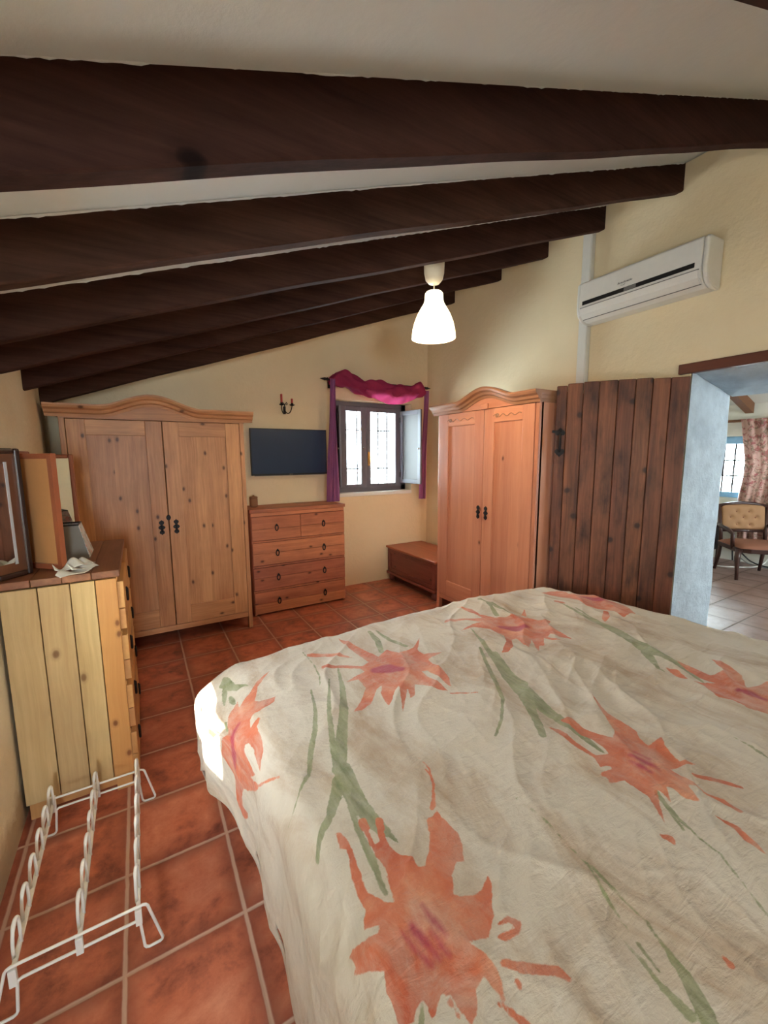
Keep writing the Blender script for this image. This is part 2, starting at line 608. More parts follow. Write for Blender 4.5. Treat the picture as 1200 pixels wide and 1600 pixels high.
M['floral'] = floral('floral_curtain', srgb(184, 148, 136), srgb(140, 60, 66), srgb(104, 96, 76), 20)
M['shadefloral'] = floral('floral_shade', srgb(226, 226, 226), srgb(220, 150, 150), srgb(150, 170, 160), 40)

# ------------------------------------------------------------------ the room shell
YB = 4.27            # back wall face
XR = 3.135           # right wall face
XO = 3.71            # far face of that thick wall
XF = 7.2             # far wall of the next room


def cz(x, y=3.0):
    return 2.215 + 0.355 * x + 0.03 * max(0.0, min(1.0, (1.5 - y) / 0.4))


def xl(y):
    return float(np.interp(y, [-2.4, 2.2, 3.1, 3.8, 4.27, 4.7], [-0.50, -0.507, -0.522, -0.555, -0.60, -0.62]))


m = MB()
m.box(-1.0, 3.45, -2.4, 4.65, -0.12, 0.0)
structure(m.link('floor', M['floor']))
m = MB()
m.box(3.45, 7.55, -2.0, 3.6, -0.12, 0.0)
structure(m.link('floor_next_room', M['floor2']))

# sloping ceiling
m = MB()
ny = 24
ys = [-2.4 + 7.05 * j / ny for j in range(ny + 1)]
xs = [-0.95, 1.0, 3.30]
vs, fs = [], []
for dz in (0.0, 0.15):
    for x in xs:
        for y in ys:
            vs.append((x, y, cz(x, y) + dz))
w = len(ys)
n0 = len(xs) * w
for i in range(len(xs) - 1):
    for j in range(ny):
        a = i * w + j
        fs.append((a, a + 1, a + w + 1, a + w))
        fs.append((n0 + a, n0 + a + w, n0 + a + w + 1, n0 + a + 1))
m.add(vs, fs)
structure(m.link('ceiling', M['ceil']))
# next room: the other slope of the roof
m = MB()
m.prism([(3.30, 3.44), (XF + 0.35, 2.17 + 0.325 * -0.35), (XF + 0.35, 2.30), (3.30, 3.58)], lambda a, b, d: (a, d, b), -2.0, 3.6)
structure(m.link('ceiling_next_room', M['wall2']))


def xz(a, b, d):
    return (a, d, b)


def yz(a, b, d):
    return (d, a, b)


def xy(a, b, d):
    return (a, b, d)


WX0, WX1, WZ0, WZ1 = 1.905, 2.90, 1.075, 2.115      # window recess in the back wall
m = MB()
m.prism([(-0.95, 0), (WX0, 0), (WX0, cz(WX0)), (-0.95, cz(-0.95))], xz, YB, 4.65)
m.prism([(WX1, 0), (3.30, 0), (3.30, cz(3.30)), (WX1, cz(WX1))], xz, YB, 4.65)
m.prism([(WX0, 0), (WX1, 0), (WX1, WZ0), (WX0, WZ0)], xz, YB, 4.65)
m.prism([(WX0, WZ1), (WX1, WZ1), (WX1, cz(WX1)), (WX0, cz(WX0))], xz, YB, 4.65)
structure(m.link('wall_back', M['wall']))

# left wall, with an unseen slot added and sized for the sun patch on the duvet
LV = (1.20, 1.58, 0.93, 1.20)
m = MB()
seg = [-2.4, LV[0], LV[1], 2.2, 3.1, 3.8, YB]
for y0, y1 in zip(seg[:-1], seg[1:]):
    x0, x1 = xl(y0), xl(y1)
    th = 0.30
    if y0 == LV[0]:
        q = [(x0, y0), (x1, y1), (x1 - 0.1, y1), (x0 - 0.1, y0)]
        m.prism(q, xy, 0, LV[2])
        m.prism(q, xy, LV[3], cz(x0) - 0.0)
    else:
        m.prism([(x0, y0), (x1, y1), (x1 - th, y1), (x0 - th, y0)], xy, 0, cz(max(x0, x1) - 0.01))
structure(m.link('wall_left', M['wall_left']))

# rear wall behind the camera, with an unseen opening added for fill light
RW = (-0.42, 0.02, 1.05, 1.8)
m = MB()
m.prism([(-0.8, 0), (RW[0], 0), (RW[0], cz(RW[0], 0)), (-0.8, cz(-0.8, 0))], xz, -2.4, -2.2)
m.prism([(RW[1], 0), (3.30, 0), (3.30, cz(3.30, 0)), (RW[1], cz(RW[1], 0))], xz, -2.4, -2.2)
m.prism([(RW[0], 0), (RW[1], 0), (RW[1], RW[2]), (RW[0], RW[2])], xz, -2.4, -2.2)
m.prism([(RW[0], RW[3]), (RW[1], RW[3]), (RW[1], cz(RW[1], 0)), (RW[0], cz(RW[0], 0))], xz, -2.4, -2.2)
structure(m.link('wall_front', M['wall']))

# right wall, thick, with the doorway
DY0, DY1 = 0.45, 1.40
m = MB()
for y0, y1 in ((-2.2, DY0), (DY1, YB)):
    m.prism([(XR, 0), (XO, 0), (XO, 3.31), (XR, 3.327)], xz, y0, y1)
m.prism([(XR, 2.03), (XO, 1.915), (XO, 3.31), (XR, 3.327)], xz, DY0, DY1)
structure(m.link('wall_right', M['wall']))


# whitewashed lining of the doorway
def jamb(u, v):
    x = XR + 0.002 + (XO - XR - 0.002) * u
    z = v * (2.028 - 0.115 * u)
    r = 0.007 * math.sin(9 * v + 3 * u) + 0.006 * math.sin(23 * v + 11 * u)
    e = 0.0 if 0 < u < 1 else 0.006
    return (x, DY1 - 0.014 + r * 0.5 * min(1, u * 8) + e, z)


m = MB()
m.gridfn(jamb, 14, 40)
m.box(XR + 0.002, XO, DY0, DY0 + 0.012, 0, 1.90)
m.prism([(XR + 0.004, 2.018), (XO, 1.905), (XO, 1.914), (XR + 0.004, 2.029)], xz, DY0 + 0.012, DY1 - 0.02)
structure(m.link('trim_doorway', M['whitewash'], smooth=True))

m = MB()
m.box(XR - 0.03, XR + 0.04, 0.36, 1.463, 2.016, 2.078, 0.5, 2)
structure(m.link('trim_lintel', M['lintel'], bevel=0.004))

# next room walls
FW = (2.18, 2.95, 0.885, 1.742)
m = MB()
for a in ([(-2.0, 0), (FW[0], 0), (FW[0], 2.2), (-2.0, 2.2)], [(FW[1], 0), (3.6, 0), (3.6, 2.2), (FW[1], 2.2)],
          [(FW[0], 0), (FW[1], 0), (FW[1], FW[2]), (FW[0], FW[2])], [(FW[0], FW[3]), (FW[1], FW[3]), (FW[1], 2.2), (FW[0], 2.2)]):
    m.prism(a, yz, XF, XF + 0.35)
structure(m.link('wall_far', M['wall2']))
m = MB()
m.prism([(XO, 0), (XF, 0), (XF, 2.17), (XO, 3.31)], xz, 3.4, 3.6)
structure(m.link('wall_far_left', M['wall2']))
m = MB()
for a in ([(XO, 0), (5.4, 0), (5.4, 2.75), (XO, 3.31)], [(6.4, 0), (XF, 0), (XF, 2.17), (6.4, 2.43)],
          [(5.4, 0), (6.4, 0), (6.4, 1.0), (5.4, 1.0)], [(5.4, 1.8), (6.4, 1.8), (6.4, 2.43), (5.4, 2.75)]):
    m.prism(a, xz, -2.0, -1.8)  # pieces leave a side opening, added to bring daylight into the next room
structure(m.link('wall_far_right', M['wall2']))

portal('daylight_back_window', ((WX0 + WX1) / 2, 4.60, 1.59), (-PI / 2, 0, 0), 0.98, 1.02)
portal('daylight_added_rear', ((RW[0] + RW[1]) / 2, -2.42, (RW[2] + RW[3]) / 2), (PI / 2, 0, 0), RW[1] - RW[0], RW[3] - RW[2])
portal('daylight_added_slot', (xl(1.4) - 0.12, (LV[0] + LV[1]) / 2, (LV[2] + LV[3]) / 2), (0, -PI / 2, 0), LV[3] - LV[2], LV[1] - LV[0])
portal('daylight_next_room', (5.9, -2.02, 1.4), (PI / 2, 0, 0), 1.0, 0.8)
portal('daylight_far_window', (XF + 0.36, (FW[0] + FW[1]) / 2, 1.31), (0, PI / 2, 0), FW[3] - FW[2], FW[1] - FW[0])

# ------------------------------------------------------------------ ceiling beams


def beam(y, depth, label, th=0.06, x0=None, x1=XR + 0.004, wob=0.003):
    x0 = xl(y) - 0.02 if x0 is None else x0
    o = thing('ceiling_beam', label, 'beam', ((x0 + x1) / 2, y, 2.06 + 0.352 * (x0 + x1) / 2), 0, 'dark ceiling beams')
    n = 60
    rnd = random.Random(int(y * 100))
    ph = [rnd.uniform(0, 6) for _ in range(8)]
    vs, fs = [], []
    for i in range(n + 1):
        x = x0 + (x1 - x0) * i / n
        zb = 2.06 + 0.352 * x + wob * (math.sin(3 * x + ph[0]) + 0.5 * math.sin(8 * x + ph[1]))
        zt = zb + depth + 0.035
        yf = y + wob * 0.5 * math.sin(2.3 * x + ph[2])
        c = 0.006
        yb = yf + th + wob * math.sin(2 * x + ph[3])
        for (yy, zz) in ((yf, zb + c), (yf + c, zb), (yb - c, zb), (yb, zb + c), (yb, zt), (yf, zt)):
            vs.append((x - o.location.x, yy - o.location.y, zz - o.location.z))
    for i in range(n):
        for k in range(6):
            k2 = (k + 1) % 6
            fs.append((i * 6 + k, i * 6 + k2, (i + 1) * 6 + k2, (i + 1) * 6 + k))
    fs.append(tuple(range(6)))
    fs.append(tuple(range(n * 6, n * 6 + 6))[::-1])
    mm = MB()
    mm.add(vs, fs, rnd.random(), 1)
    mm.link('timber', M['beam'], o)
    # uneven plaster left along the top edge
    pl = MB()
    pts = []
    nn = 220
    for i in range(nn + 1):
        x = x0 + 0.03 + (x1 - x0 - 0.05) * i / nn
        h = 0.0005 + 0.0025 * abs(math.sin(5.1 * x + ph[4]) * math.sin(13.7 * x + ph[5])) ** 2 + 0.004 * rnd.random() ** 4
        pts.append((x, h))
    vs, fs = [], []
    for i, (x, h) in enumerate(pts):
        zc = cz(x, y)
        yf = y + wob * 0.5 * math.sin(2.3 * x + ph[2])
        vs += [(x - o.location.x, yf - 0.006 - o.location.y, zc + 0.002 - o.location.z), (x - o.location.x, yf - 0.002 - o.location.y, zc - h - o.location.z), (x - o.location.x, yf + 0.01 - o.location.y, zc - h - o.location.z)]
    for i in range(nn):
        for k in range(2):
            fs.append((i * 3 + k, i * 3 + k + 1, i * 3 + k + 4, i * 3 + k + 3))
    pl.add(vs, fs)
    pl.link('plaster_edge', M['ceil'], o)['label'] = 'ragged strip of white plaster along the top of the beam'
    return o


beam(0.46, 0.185, 'dark ceiling beam nearest the camera, only a corner of it at the top right')
beam(1.045, 0.19, 'broad dark ceiling beam spanning the whole photo, largest of the beams')
beam(1.535, 0.155, 'dark ceiling beam next behind the largest one, ending high on the wall')
beam(2.06, 0.155, 'dark ceiling beam third in depth, ending just left of the white trunking')
beam(2.56, 0.155, 'dark ceiling beam directly behind the white pendant lamp cord cup')
beam(3.09, 0.155, 'dark ceiling beam second from the back wall, behind the pendant lamp')
beam(3.775, 0.155, 'dark ceiling beam farthest back, just above the curved wardrobe top')

# beam in the next room, running down the other slope of the roof
bo = thing('ceiling_beam', 'short brown beam seen through the doorway under the next room ceiling', 'beam', (6.3, 2.46, 2.40))
m = MB()
n = 20
vs, fs = [], []
for i in range(n + 1):
    x = 4.2 + (XF - 0.01 - 4.2) * i / n
    zt = 2.17 + 0.325 * (XF - x) + 0.01
    for (yy, zz) in ((2.415, zt - 0.14), (2.505, zt - 0.14), (2.505, zt), (2.415, zt)):
        vs.append((x - 6.3, yy - 2.46, zz - 2.40))
for i in range(n):
    for k in range(4):
        k2 = (k + 1) % 4
        fs.append((i * 4 + k, i * 4 + k2, (i + 1) * 4 + k2, (i + 1) * 4 + k))
fs += [(0, 1, 2, 3), (n * 4 + 3, n * 4 + 2, n * 4 + 1, n * 4)]
m.add(vs, fs, 0.5, 1)
m.link('timber', M['beam2'], bo)

# ------------------------------------------------------------------ window in the back wall
win = thing('window_1', None, None, ((WX0 + WX1) / 2, 4.44, WZ0))
structure(win)
wx, wy, wz = win.location
m = MB()
m.box(WX0 + 0.001 - wx, WX1 - 0.001 - wx, YB - 0.012 - wy, 4.39 - wy, -0.035, 0.004)
m.link('sill', M['sill'], win, bevel=0.004)
FX0, FX1, FZ0, FZ1 = WX0 + 0.001, WX1 - 0.001, 0.002, WZ1 - WZ0 - 0.001   # frame opening (z local)
m = MB()
fw = 0.07
for (a, b_, c, d) in ((FX0, FX1, FZ1 - fw, FZ1), (FX0, FX1, FZ0, FZ0 + fw), (FX0, FX0 + fw, FZ0, FZ1), (FX1 - fw, FX1, FZ0, FZ1)):
    m.box(a - wx, b_ - wx, -0.035, 0.05, c, d, rr(0, 1), 0 if b_ - a < 0.2 else 1)
m.link('window_frame', M['frame'], win, bevel=0.004)
XM = 2.345
for side, (a, b_, ra, rb) in enumerate(((FX0 + fw, XM - 0.001, 2.078, 2.275), (XM + 0.001, FX1 - fw, 2.402, 2.748))):
    m = MB()
    z0, z1 = FZ0 + fw * 0.7, FZ1 - fw * 0.7
    p0, p1 = 1.168 - WZ0, 2.008 - WZ0
    m.box(a - wx, ra - wx, -0.05, -0.01, z0, z1, 0.3)
    m.box(rb - wx, b_ - wx, -0.05, -0.01, z0, z1, 0.7)
    m.box(ra - wx, rb - wx, -0.05, -0.01, z0, p0, 0.4, 1)
    m.box(ra - wx, rb - wx, -0.05, -0.01, p1, z1, 0.6, 1)
    sash = m.link('sash', M['frame'], win, bevel=0.004)
    g = MB()
    g.box(ra - wx - 0.006, rb - wx + 0.006, -0.032, -0.026, p0 - 0.006, p1 + 0.006)
    g.link('pane', M['glass'], sash)
m = MB()
m.tube([(2.372 - wx, -0.056, 0.34), (2.372 - wx, -0.075, 0.34), (2.372 - wx, -0.085, 0.355), (2.372 - wx, -0.085, 0.43)], 0.009)
m.box(2.36 - wx, 2.384 - wx, -0.056, -0.05, 0.31, 0.47)
m.link('handle', M['brass'], win)
m = MB()
m.sphere((2.30 - wx, -0.058, 0.515), 0.012)
m.link('catch', M['steel'], win)
# iron grille outside the panes
m = MB()
for x in (1.995, 2.155, 2.30, 2.40, 2.592, 2.72, 2.86):
    m.box(x - 0.008 - wx, x + 0.008 - wx, 0.105, 0.117, 0.0, 1.04)
for z in (1.345, 1.805):
    m.box(WX0 - wx, WX1 - wx, 0.103, 0.119, z - WZ0 - 0.008, z - WZ0 + 0.008)
m.link('grille', M['iron'], win)


# inside shutters standing open
def shutter(hx, hy, fx_, fy_, label):
    d = Vector((fx_ - hx, fy_ - hy, 0))
    Ln = d.length
    ang = math.atan2(d.y, d.x)
    nrm = Vector((-math.sin(ang), math.cos(ang), 0))
    ex = d.normalized()

    def T(a, b, z):
        p = Vector((hx, hy, 0)) + ex * a + nrm * b
        return (p.x - wx, p.y - wy, z - WZ0)

    def tb(mm, a0, a1, b0, b1, z0, z1, g=0):
        vs = [T(a, b, z) for z in (z0, z1) for (a, b) in ((a0, b0), (a1, b0), (a1, b1), (a0, b1))]
        mm.add(vs, [(0, 3, 2, 1), (4, 5, 6, 7), (0, 1, 5, 4), (1, 2, 6, 5), (2, 3, 7, 6), (3, 0, 4, 7)], rr(0, 1), g)
    z0, z1 = 1.165, 2.03
    mm = MB()
    tb(mm, 0.01, 0.055, -0.012, 0.012, z0, z1)
    tb(mm, Ln - 0.05, Ln, -0.012, 0.012, z0, z1)
    tb(mm, 0.055, Ln - 0.05, -0.012, 0.012, z0, z0 + 0.05, 1)
    tb(mm, 0.055, Ln - 0.05, -0.012, 0.012, z1 - 0.05, z1, 1)
    s = mm.link('shutter', M['frame'], win, bevel=0.003)
    mm = MB()
    tb(mm, 0.055, Ln - 0.05, -0.005, 0.005, z0 + 0.05, z1 - 0.05)
    mm.link('panel', M['shutterpanel'], s)
    mm = MB()
    for z in (z0 + 0.1, z1 - 0.1):
        tb(mm, -0.005, 0.02, -0.018, 0.018, z - 0.03, z + 0.03)
    mm.link('hinge', M['steel'], s)
    mm = MB()
    c = T(Ln - 0.02, -0.022, 1.58)
    mm.sphere(c, 0.012)
    mm.link('knob', M['steel'], s)
    return s


M['shutterpanel'] = plain('grey_panel', srgb(80, 76, 75), 0.55)
shutter(2.815, 4.385, 2.862, 4.01, '')
shutter(1.992, 4.385, 1.872, 4.09, '')

# curtain pole and the scarf wound round it
cr = thing('curtain_pole', 'thin black iron curtain pole with spear tips over the small window', 'curtain pole', (2.33, 4.05, 2.27))
m = MB()
m.tube([(-0.62, 0, 0.0), (0.62, 0, 0.005)], 0.011)
m.link('rod', M['iron'], cr)
for sgn in (-1, 1):
    m = MB()
    pr = [(0.011, 0), (0.018, 0.01), (0.010, 0.02), (0.016, 0.035), (0.010, 0.055), (0.001, 0.09)]
    vs, fs = [], []
    for r_, t in pr:
        for k in range(10):
            a = 2 * PI * k / 10
            vs.append((sgn * (0.60 + t), r_ * math.cos(a), r_ * math.sin(a) + 0.003))
    for i in range(len(pr) - 1):
        for k in range(10):
            k2 = (k + 1) % 10
            fs.append((i * 10 + k, i * 10 + k2, (i + 1) * 10 + k2, (i + 1) * 10 + k))
    m.add(vs, fs)
    m.link('finial', M['iron'], cr)
    m = MB()
    m.tube([(sgn * 0.50, 0.0, 0), (sgn * 0.50, 0.10, -0.01), (sgn * 0.50, 0.218, -0.01)], 0.008)
    m.box(sgn * 0.50 - 0.015, sgn * 0.50 + 0.015, 0.212, 0.219, -0.05, 0.04)
    m.link('bracket', M['iron'], cr)

sc_ = thing('window_scarf', 'magenta voile scarf wound round the black curtain pole with two long tails', 'curtain', (2.33, 4.05, 2.2))
NX, NA = 110, 40


def swag(u, v):
    x = 1.745 + (2.925 - 1.745) * u
    zc = float(np.interp(x, [1.745, 1.80, 1.90, 2.0, 2.15, 2.35, 2.55, 2.72, 2.80, 2.87, 2.925], [2.255, 2.285, 2.29, 2.25, 2.225, 2.205, 2.19, 2.205, 2.24, 2.25, 2.225]))
    rz = float(np.interp(x, [1.745, 1.80, 1.95, 2.1, 2.35, 2.55, 2.72, 2.80, 2.88, 2.925], [0.028, 0.060, 0.085, 0.075, 0.085, 0.085, 0.072, 0.08, 0.075, 0.03]))
    a = 2 * PI * v
    tw = 16 * u
    f = 1 + 0.13 * math.sin(3 * a + tw) + 0.09 * math.sin(5 * a - 1.7 * tw + 1) + 0.06 * math.sin(7 * a + 31 * u)
    ry = 0.05 + 0.02 * math.sin(11 * u)
    dy = -0.012 + 0.01 * math.sin(9 * u)
    return (x - 2.33, dy + ry * f * math.cos(a), zc - 2.2 + rz * f * math.sin(a) + 0.012 * math.sin(23 * u + 2 * a))


m = MB()
m.gridfn(swag, NX, NA)
m.link('swag', M['magenta'], sc_, smooth=True)


def drape(u, v):
    x = 2.12 + (2.80 - 2.12) * u
    top = 2.20
    sag = 0.115 * math.sin(PI * u) ** 0.8
    z = top - v * (0.03 + sag)
    y = -0.066 - 0.012 * math.sin(6 * u * PI + 3 * v) - 0.02 * math.sin(PI * v)
    return (x - 2.33, y, z - 2.2)


m = MB()
m.gridfn(drape, 60, 16)
m.link('loose_fold', M['magenta'], sc_, smooth=True)['label'] = 'sheer pink fold sagging below the roll'


def tail(xt0, xt1, xb0, xb1, zt, zb, y0, folds=3.0):
    def fn(u, v):
        x = (xt0 + (xt1 - xt0) * u) * (1 - v) + (xb0 + (xb1 - xb0) * u) * v
        y = y0 + 0.018 * math.sin(folds * 2 * PI * u + 1.5 * v) * (0.35 + 0.65 * v)
        return (x - 2.33 + 0.006 * math.sin(6 * v + 9 * u), y - 4.05, zt + (zb - zt) * v - 2.2)
    mm = MB()
    mm.gridfn(fn, 28, 40)
    return mm.link('tail', M['purple'], sc_, smooth=True)


tail(1.722, 1.775, 1.665, 1.808, 2.27, 1.03, 3.985)
tail(2.94, 3.005, 2.885, 2.975, 2.25, 0.985, 4.065, 2.0)

# ------------------------------------------------------------------ wardrobes


def key_plate(parent, x, y, z, h=0.115, name='escutcheon'):
    """ornate iron key plate, a stack of lobes with a keyhole boss and a hanging drop"""
    m = MB()
    pts = []
    n = 48
    for i in range(n + 1):
        t = i / n
        w = 0.006 + 0.012 * abs(math.sin(PI * 3 * t)) + 0.006 * math.exp(-((t - 0.5) / 0.12) ** 2)
        if t < 0.06 or t > 0.94:
            w *= 0.5
        pts.append((w, (t - 0.5) * h))
    out = pts + [(-a, b) for a, b in pts[::-1]]
    m.prism([(x + a, z + b) for a, b in out], xz, y - 0.004, y)
    m.sphere((x, y - 0.006, z + 0.01), 0.008, 0.006, 0.008, 8, 10)
    m.tube([(x, y - 0.010, z + 0.004), (x, y - 0.012, z - 0.02), (x, y - 0.008, z - 0.034)], [0.003, 0.004, 0.006], 6)
    return m.link(name, M['iron'], parent)


def cornice(parent, xa, xb, ztop, rise, hc, hw, ov, depth, mat, zbot, board_mat, right_over=None):
    """moulded top that swells into a bell curve in the middle; front face at y = 0"""
    prof = [(0.0, -0.085), (-0.012, -0.085), (-0.016, -0.066), (-0.030, -0.058), (-0.036, -0.040), (-0.055, -0.028), (-0.062, -0.012), (-0.062, 0.0), (0.0, 0.0)]
    n = 80

    def top(x):
        t = abs(x - hc) / hw
        if t >= 1:
            return ztop
        return ztop + rise * (0.5 + 0.5 * math.cos(PI * t)) ** 0.85
    vs, fs = [], []
    k = len(prof)
    for i in range(n + 1):
        x = xa + (xb - xa) * i / n
        for dy, dz in prof:
            vs.append((x, dy * ov / 0.062, top(x) + dz))
    for i in range(n):
        for j in range(k):
            j2 = (j + 1) % k
            fs.append((i * k + j, i * k + j2, (i + 1) * k + j2, (i + 1) * k + j))
    fs.append(tuple(range(k)))
    fs.append(tuple(range(n * k, n * k + k))[::-1])
    m = MB()
    m.add(vs, fs, 0.5, 1)
    # returns along both sides and the flat top behind
    for (xw, sgn) in ((xa + ov, -1), (xb - (ov if right_over is None else right_over), 1)):
        o_ = ov if (sgn < 0 or right_over is None) else right_over
        vs, fs = [], []
        for y in (0.0, depth):
            for dy, dz in prof:
                vs.append((xw + sgn * (-dy) * o_ / 0.062, y, ztop + dz))
        for j in range(k):
            j2 = (j + 1) % k
            fs.append((j, j2, k + j2, k + j))
        fs += [tuple(range(k)), tuple(range(k, 2 * k))[::-1]]
        m.add(vs, fs, 0.5, 2)
    c = m.link('cornice', mat, parent)
    b = MB()
    pts = [(xa + ov, zbot)] + [(xa + ov + (xb - xa - 2 * ov) * i / 60, top(xa + ov + (xb - xa - 2 * ov) * i / 60) - 0.02) for i in range(61)] + [(xb - ov, zbot)]
    b.prism(pts, xz, -0.006, 0.018, 0.45, 1)
    b.link('frieze', board_mat, parent)
    return c


def wardrobe(name, label, loc, rotz, W, D, zdoor0, zdoor1, ctop, rise, hc, hw, mat, cmat, ov=0.07, split=0.0, carved=False, keyz=0.955, right_over=None, feet='post', keyoff=0.051):
    o = thing(name, label, 'wardrobe', loc, rotz)
    h = W / 2
    m = MB()
    zt = ctop - 0.03
    m.box(-h, -h + 0.022, 0.02, D, 0.10, zt, 0.4)                 # sides
    m.box(h - 0.022, h, 0.02, D, 0.10, zt, 0.6)
    m.box(-h + 0.022, h - 0.022, D - 0.015, D, 0.10, zt, 0.5)     # back
    m.box(-h + 0.022, h - 0.022, 0.02, D - 0.015, zt - 0.02, zt, 0.5, 1)
    m.box(-h + 0.022, h - 0.022, 0.02, D - 0.015, 0.11, 0.13, 0.5, 1)
    m.link('carcass', mat, o, bevel=0.003)
    for sx in (-1, 1):
        m = MB()
        x0, x1 = (-h, -h + 0.034) if sx < 0 else (h - 0.034, h)
        m.box(x0, x1, 0.0, 0.045, 0.0, zdoor1 + 0.02, rr(0.3, 0.7))
        m.link('post', mat, o, bevel=0.004)
        m = MB()
        m.box(x0, x1, D - 0.05, D, 0.0, 0.10, 0.5)
        m.link('foot', mat, o, bevel=0.003)
    m = MB()
    m.box(-h + 0.034, h - 0.034, 0.002, 0.03, zdoor0 - 0.05, zdoor0 - 0.004, 0.4, 1)
    m.link('plinth_rail', mat, o, bevel=0.004)
    cornice(o, -h - ov, h + (ov if right_over is None else right_over), ctop, rise, hc, hw, ov, D, cmat, zdoor1 + 0.004, mat, right_over)
    for sx in (-1, 1):
        a, b = (-h + 0.037, split - 0.003) if sx < 0 else (split + 0.003, h - 0.037)
        st = 0.11
        rt, rb = 0.11, 0.145
        m = MB()
        m.box(a, a + st, -0.004, 0.02, zdoor0, zdoor1, rr(0.3, 0.8))
        m.box(b - st, b, -0.004, 0.02, zdoor0, zdoor1, rr(0.3, 0.8))
        m.box(a + st, b - st, -0.004, 0.02, zdoor1 - rt, zdoor1, rr(0.3, 0.8), 1)
        m.box(a + st, b - st, -0.004, 0.02, zdoor0, zdoor0 + rb, rr(0.3, 0.8), 1)
        d = m.link('door', mat, o, bevel=0.003)
        m = MB()
        mid = (a + b) / 2 + 0.03 * sx
        m.box(a + st - 0.004, mid, 0.006, 0.014, zdoor0 + rb - 0.004, zdoor1 - rt + 0.004, rr(0.2, 0.8))
        m.box(mid, b - st + 0.004, 0.006, 0.014, zdoor0 + rb - 0.004, zdoor1 - rt + 0.004, rr(0.2, 0.8))
        m.link('door_panel', mat, d)
        if carved:      # shallow carved scroll on the top rail
            m = MB()
            xa, xb = a + st * 0.9, b - st * 1.1
            pts = []
            for i in range(60):
                t = i / 59
                pts.append((xa + (xb - xa) * t, -0.005, zdoor1 - rt * 0.55 + 0.012 * math.sin(t * 22) * (1 - 0.4 * t)))
            m.tube(pts, 0.003, 6)
            pts = [(xa + 0.04 + 0.02 * (1 - i / 20) * math.cos(i * 0.7), -0.005, zdoor1 - rt * 0.55 + 0.018 * (1 - i / 24) * math.sin(i * 0.7)) for i in range(20)]
            m.tube(pts, 0.003, 6)
            m.link('carving', M['cornice_red'], d)
        key_plate(d, split + sx * keyoff, -0.004, keyz)
    return o


w1 = wardrobe('wardrobe', 'pale waxed pine wardrobe with bell-curved top, left of the television', (0.168, 3.63, 0), 0, 1.228, 0.59, 0.155, 1.765, 1.862, 0.088, -0.045, 0.33, M['pine'], M['pine'], split=0.012)
m = MB()
m.lathe([(0.013, -0.004), (0.016, 0.0), (0.013, 0.004)], 0, 0, 16)
lk = MB()
lk.add([(0.012 + 0.0 + p[0], -0.008 + p[2] * 0.6, 1.03 + p[1] * 1.3) for p in m.v], m.f)
lk.link('lock', M['iron'], w1)

w2 = wardrobe('wardrobe', 'honey-red pine wardrobe with carved rails, between the low chest and the open door', (2.476, 2.612, 0), -PI / 2, 1.15, 0.60, 0.165, 1.868, 1.955, 0.085, 0.055, 0.33, M['pine_red'], M['cornice_red'], ov=0.065, split=0.03, carved=True, keyz=1.02, right_over=0.012, keyoff=0.045)
# turn-button block above the doors
m = MB()
m.box(-0.002, 0.078, -0.022, -0.006, 1.868, 1.912, 0.5, 1)
m.link('turn_button', M['pine_red'], w2, bevel=0.004)

# ------------------------------------------------------------------ chests of drawers


def ring_handle(parent, x, y, z, s=1.0):
    m = MB()
    pts = [(x + 0.014 * s * math.cos(a), y - 0.006, z + 0.028 * s * math.sin(a)) for a in [2 * PI * i / 20 for i in range(20)]]
    m.tube(pts, 0.005 * s, 8, True)
    m.box(x - 0.006 * s, x + 0.006 * s, y - 0.006, y, z + 0.014 * s, z + 0.036 * s)
    m.tube([(x, y, z + 0.028 * s), (x, y - 0.008, z + 0.028 * s)], 0.005 * s, 6)
    return m.link('handle', M['iron'], parent)


def drawer_chest(label, loc, rotz, W, D, Ht, body, front, top, rows, handles, side=None, proud=0.012, topboards=1):
    o = thing('chest_of_drawers', label, 'chest of drawers', loc, rotz)
    h = W / 2
    m = MB()
    m.box(-h + 0.02, h - 0.02, 0.012, D - 0.01, 0.015, Ht - 0.035, 0.4, 1)
    if side is None:
        m.box(-h, -h + 0.02, 0.006, D, 0.0, Ht - 0.03, 0.5)
    m.box(h - 0.02, h, 0.006, D, 0.0, Ht - 0.03, 0.6)
    m.link('carcass', body, o, bevel=0.003)
    m = MB()
    bw = (D + 0.012) / topboards
    for i in range(topboards):
        m.box(-h - 0.01, h + 0.01, -0.012 + i * bw + (0.0015 if i else 0), -0.012 + (i + 1) * bw, Ht - 0.03, Ht, rr(0.2, 0.8), 1)
    m.link('top', top, o, bevel=0.003)
    for (z0, z1, cols) in rows:
        for c in range(cols):
            a = -h + 0.004 + (W - 0.008) * c / cols + (0.002 if c else 0)
            b = -h + 0.004 + (W - 0.008) * (c + 1) / cols - (0.002 if c < cols - 1 else 0)
            m = MB()
            zm = z0 + (z1 - z0) * rr(0.42, 0.58)
            m.box(a, b, -proud, 0.012, z0, zm - 0.001, rr(0, 1), 1)
            m.box(a, b, -proud - rr(-0.001, 0.002), 0.012, zm + 0.001, z1, rr(0, 1), 1)
            d = m.link('drawer', front, o, bevel=0.003)
            for hx in handles:
                if a < hx < b:
                    ring_handle(d, hx, -proud, (z0 + z1) / 2)
    # rails between the drawers
    m = MB()
    zs = sorted(rows)
    for (r0, r1) in zip(zs[:-1], zs[1:]):
        m.box(-h + 0.002, h - 0.002, -0.002, 0.012, r0[1] + 0.006, r1[0] - 0.006, rr(0, 1), 1)
    m.box(-h + 0.002, h - 0.002, -0.002, 0.012, zs[-1][1] + 0.006, Ht - 0.032, 0.7, 1)
    m.link('rail', front, o, bevel=0.002)
    return o


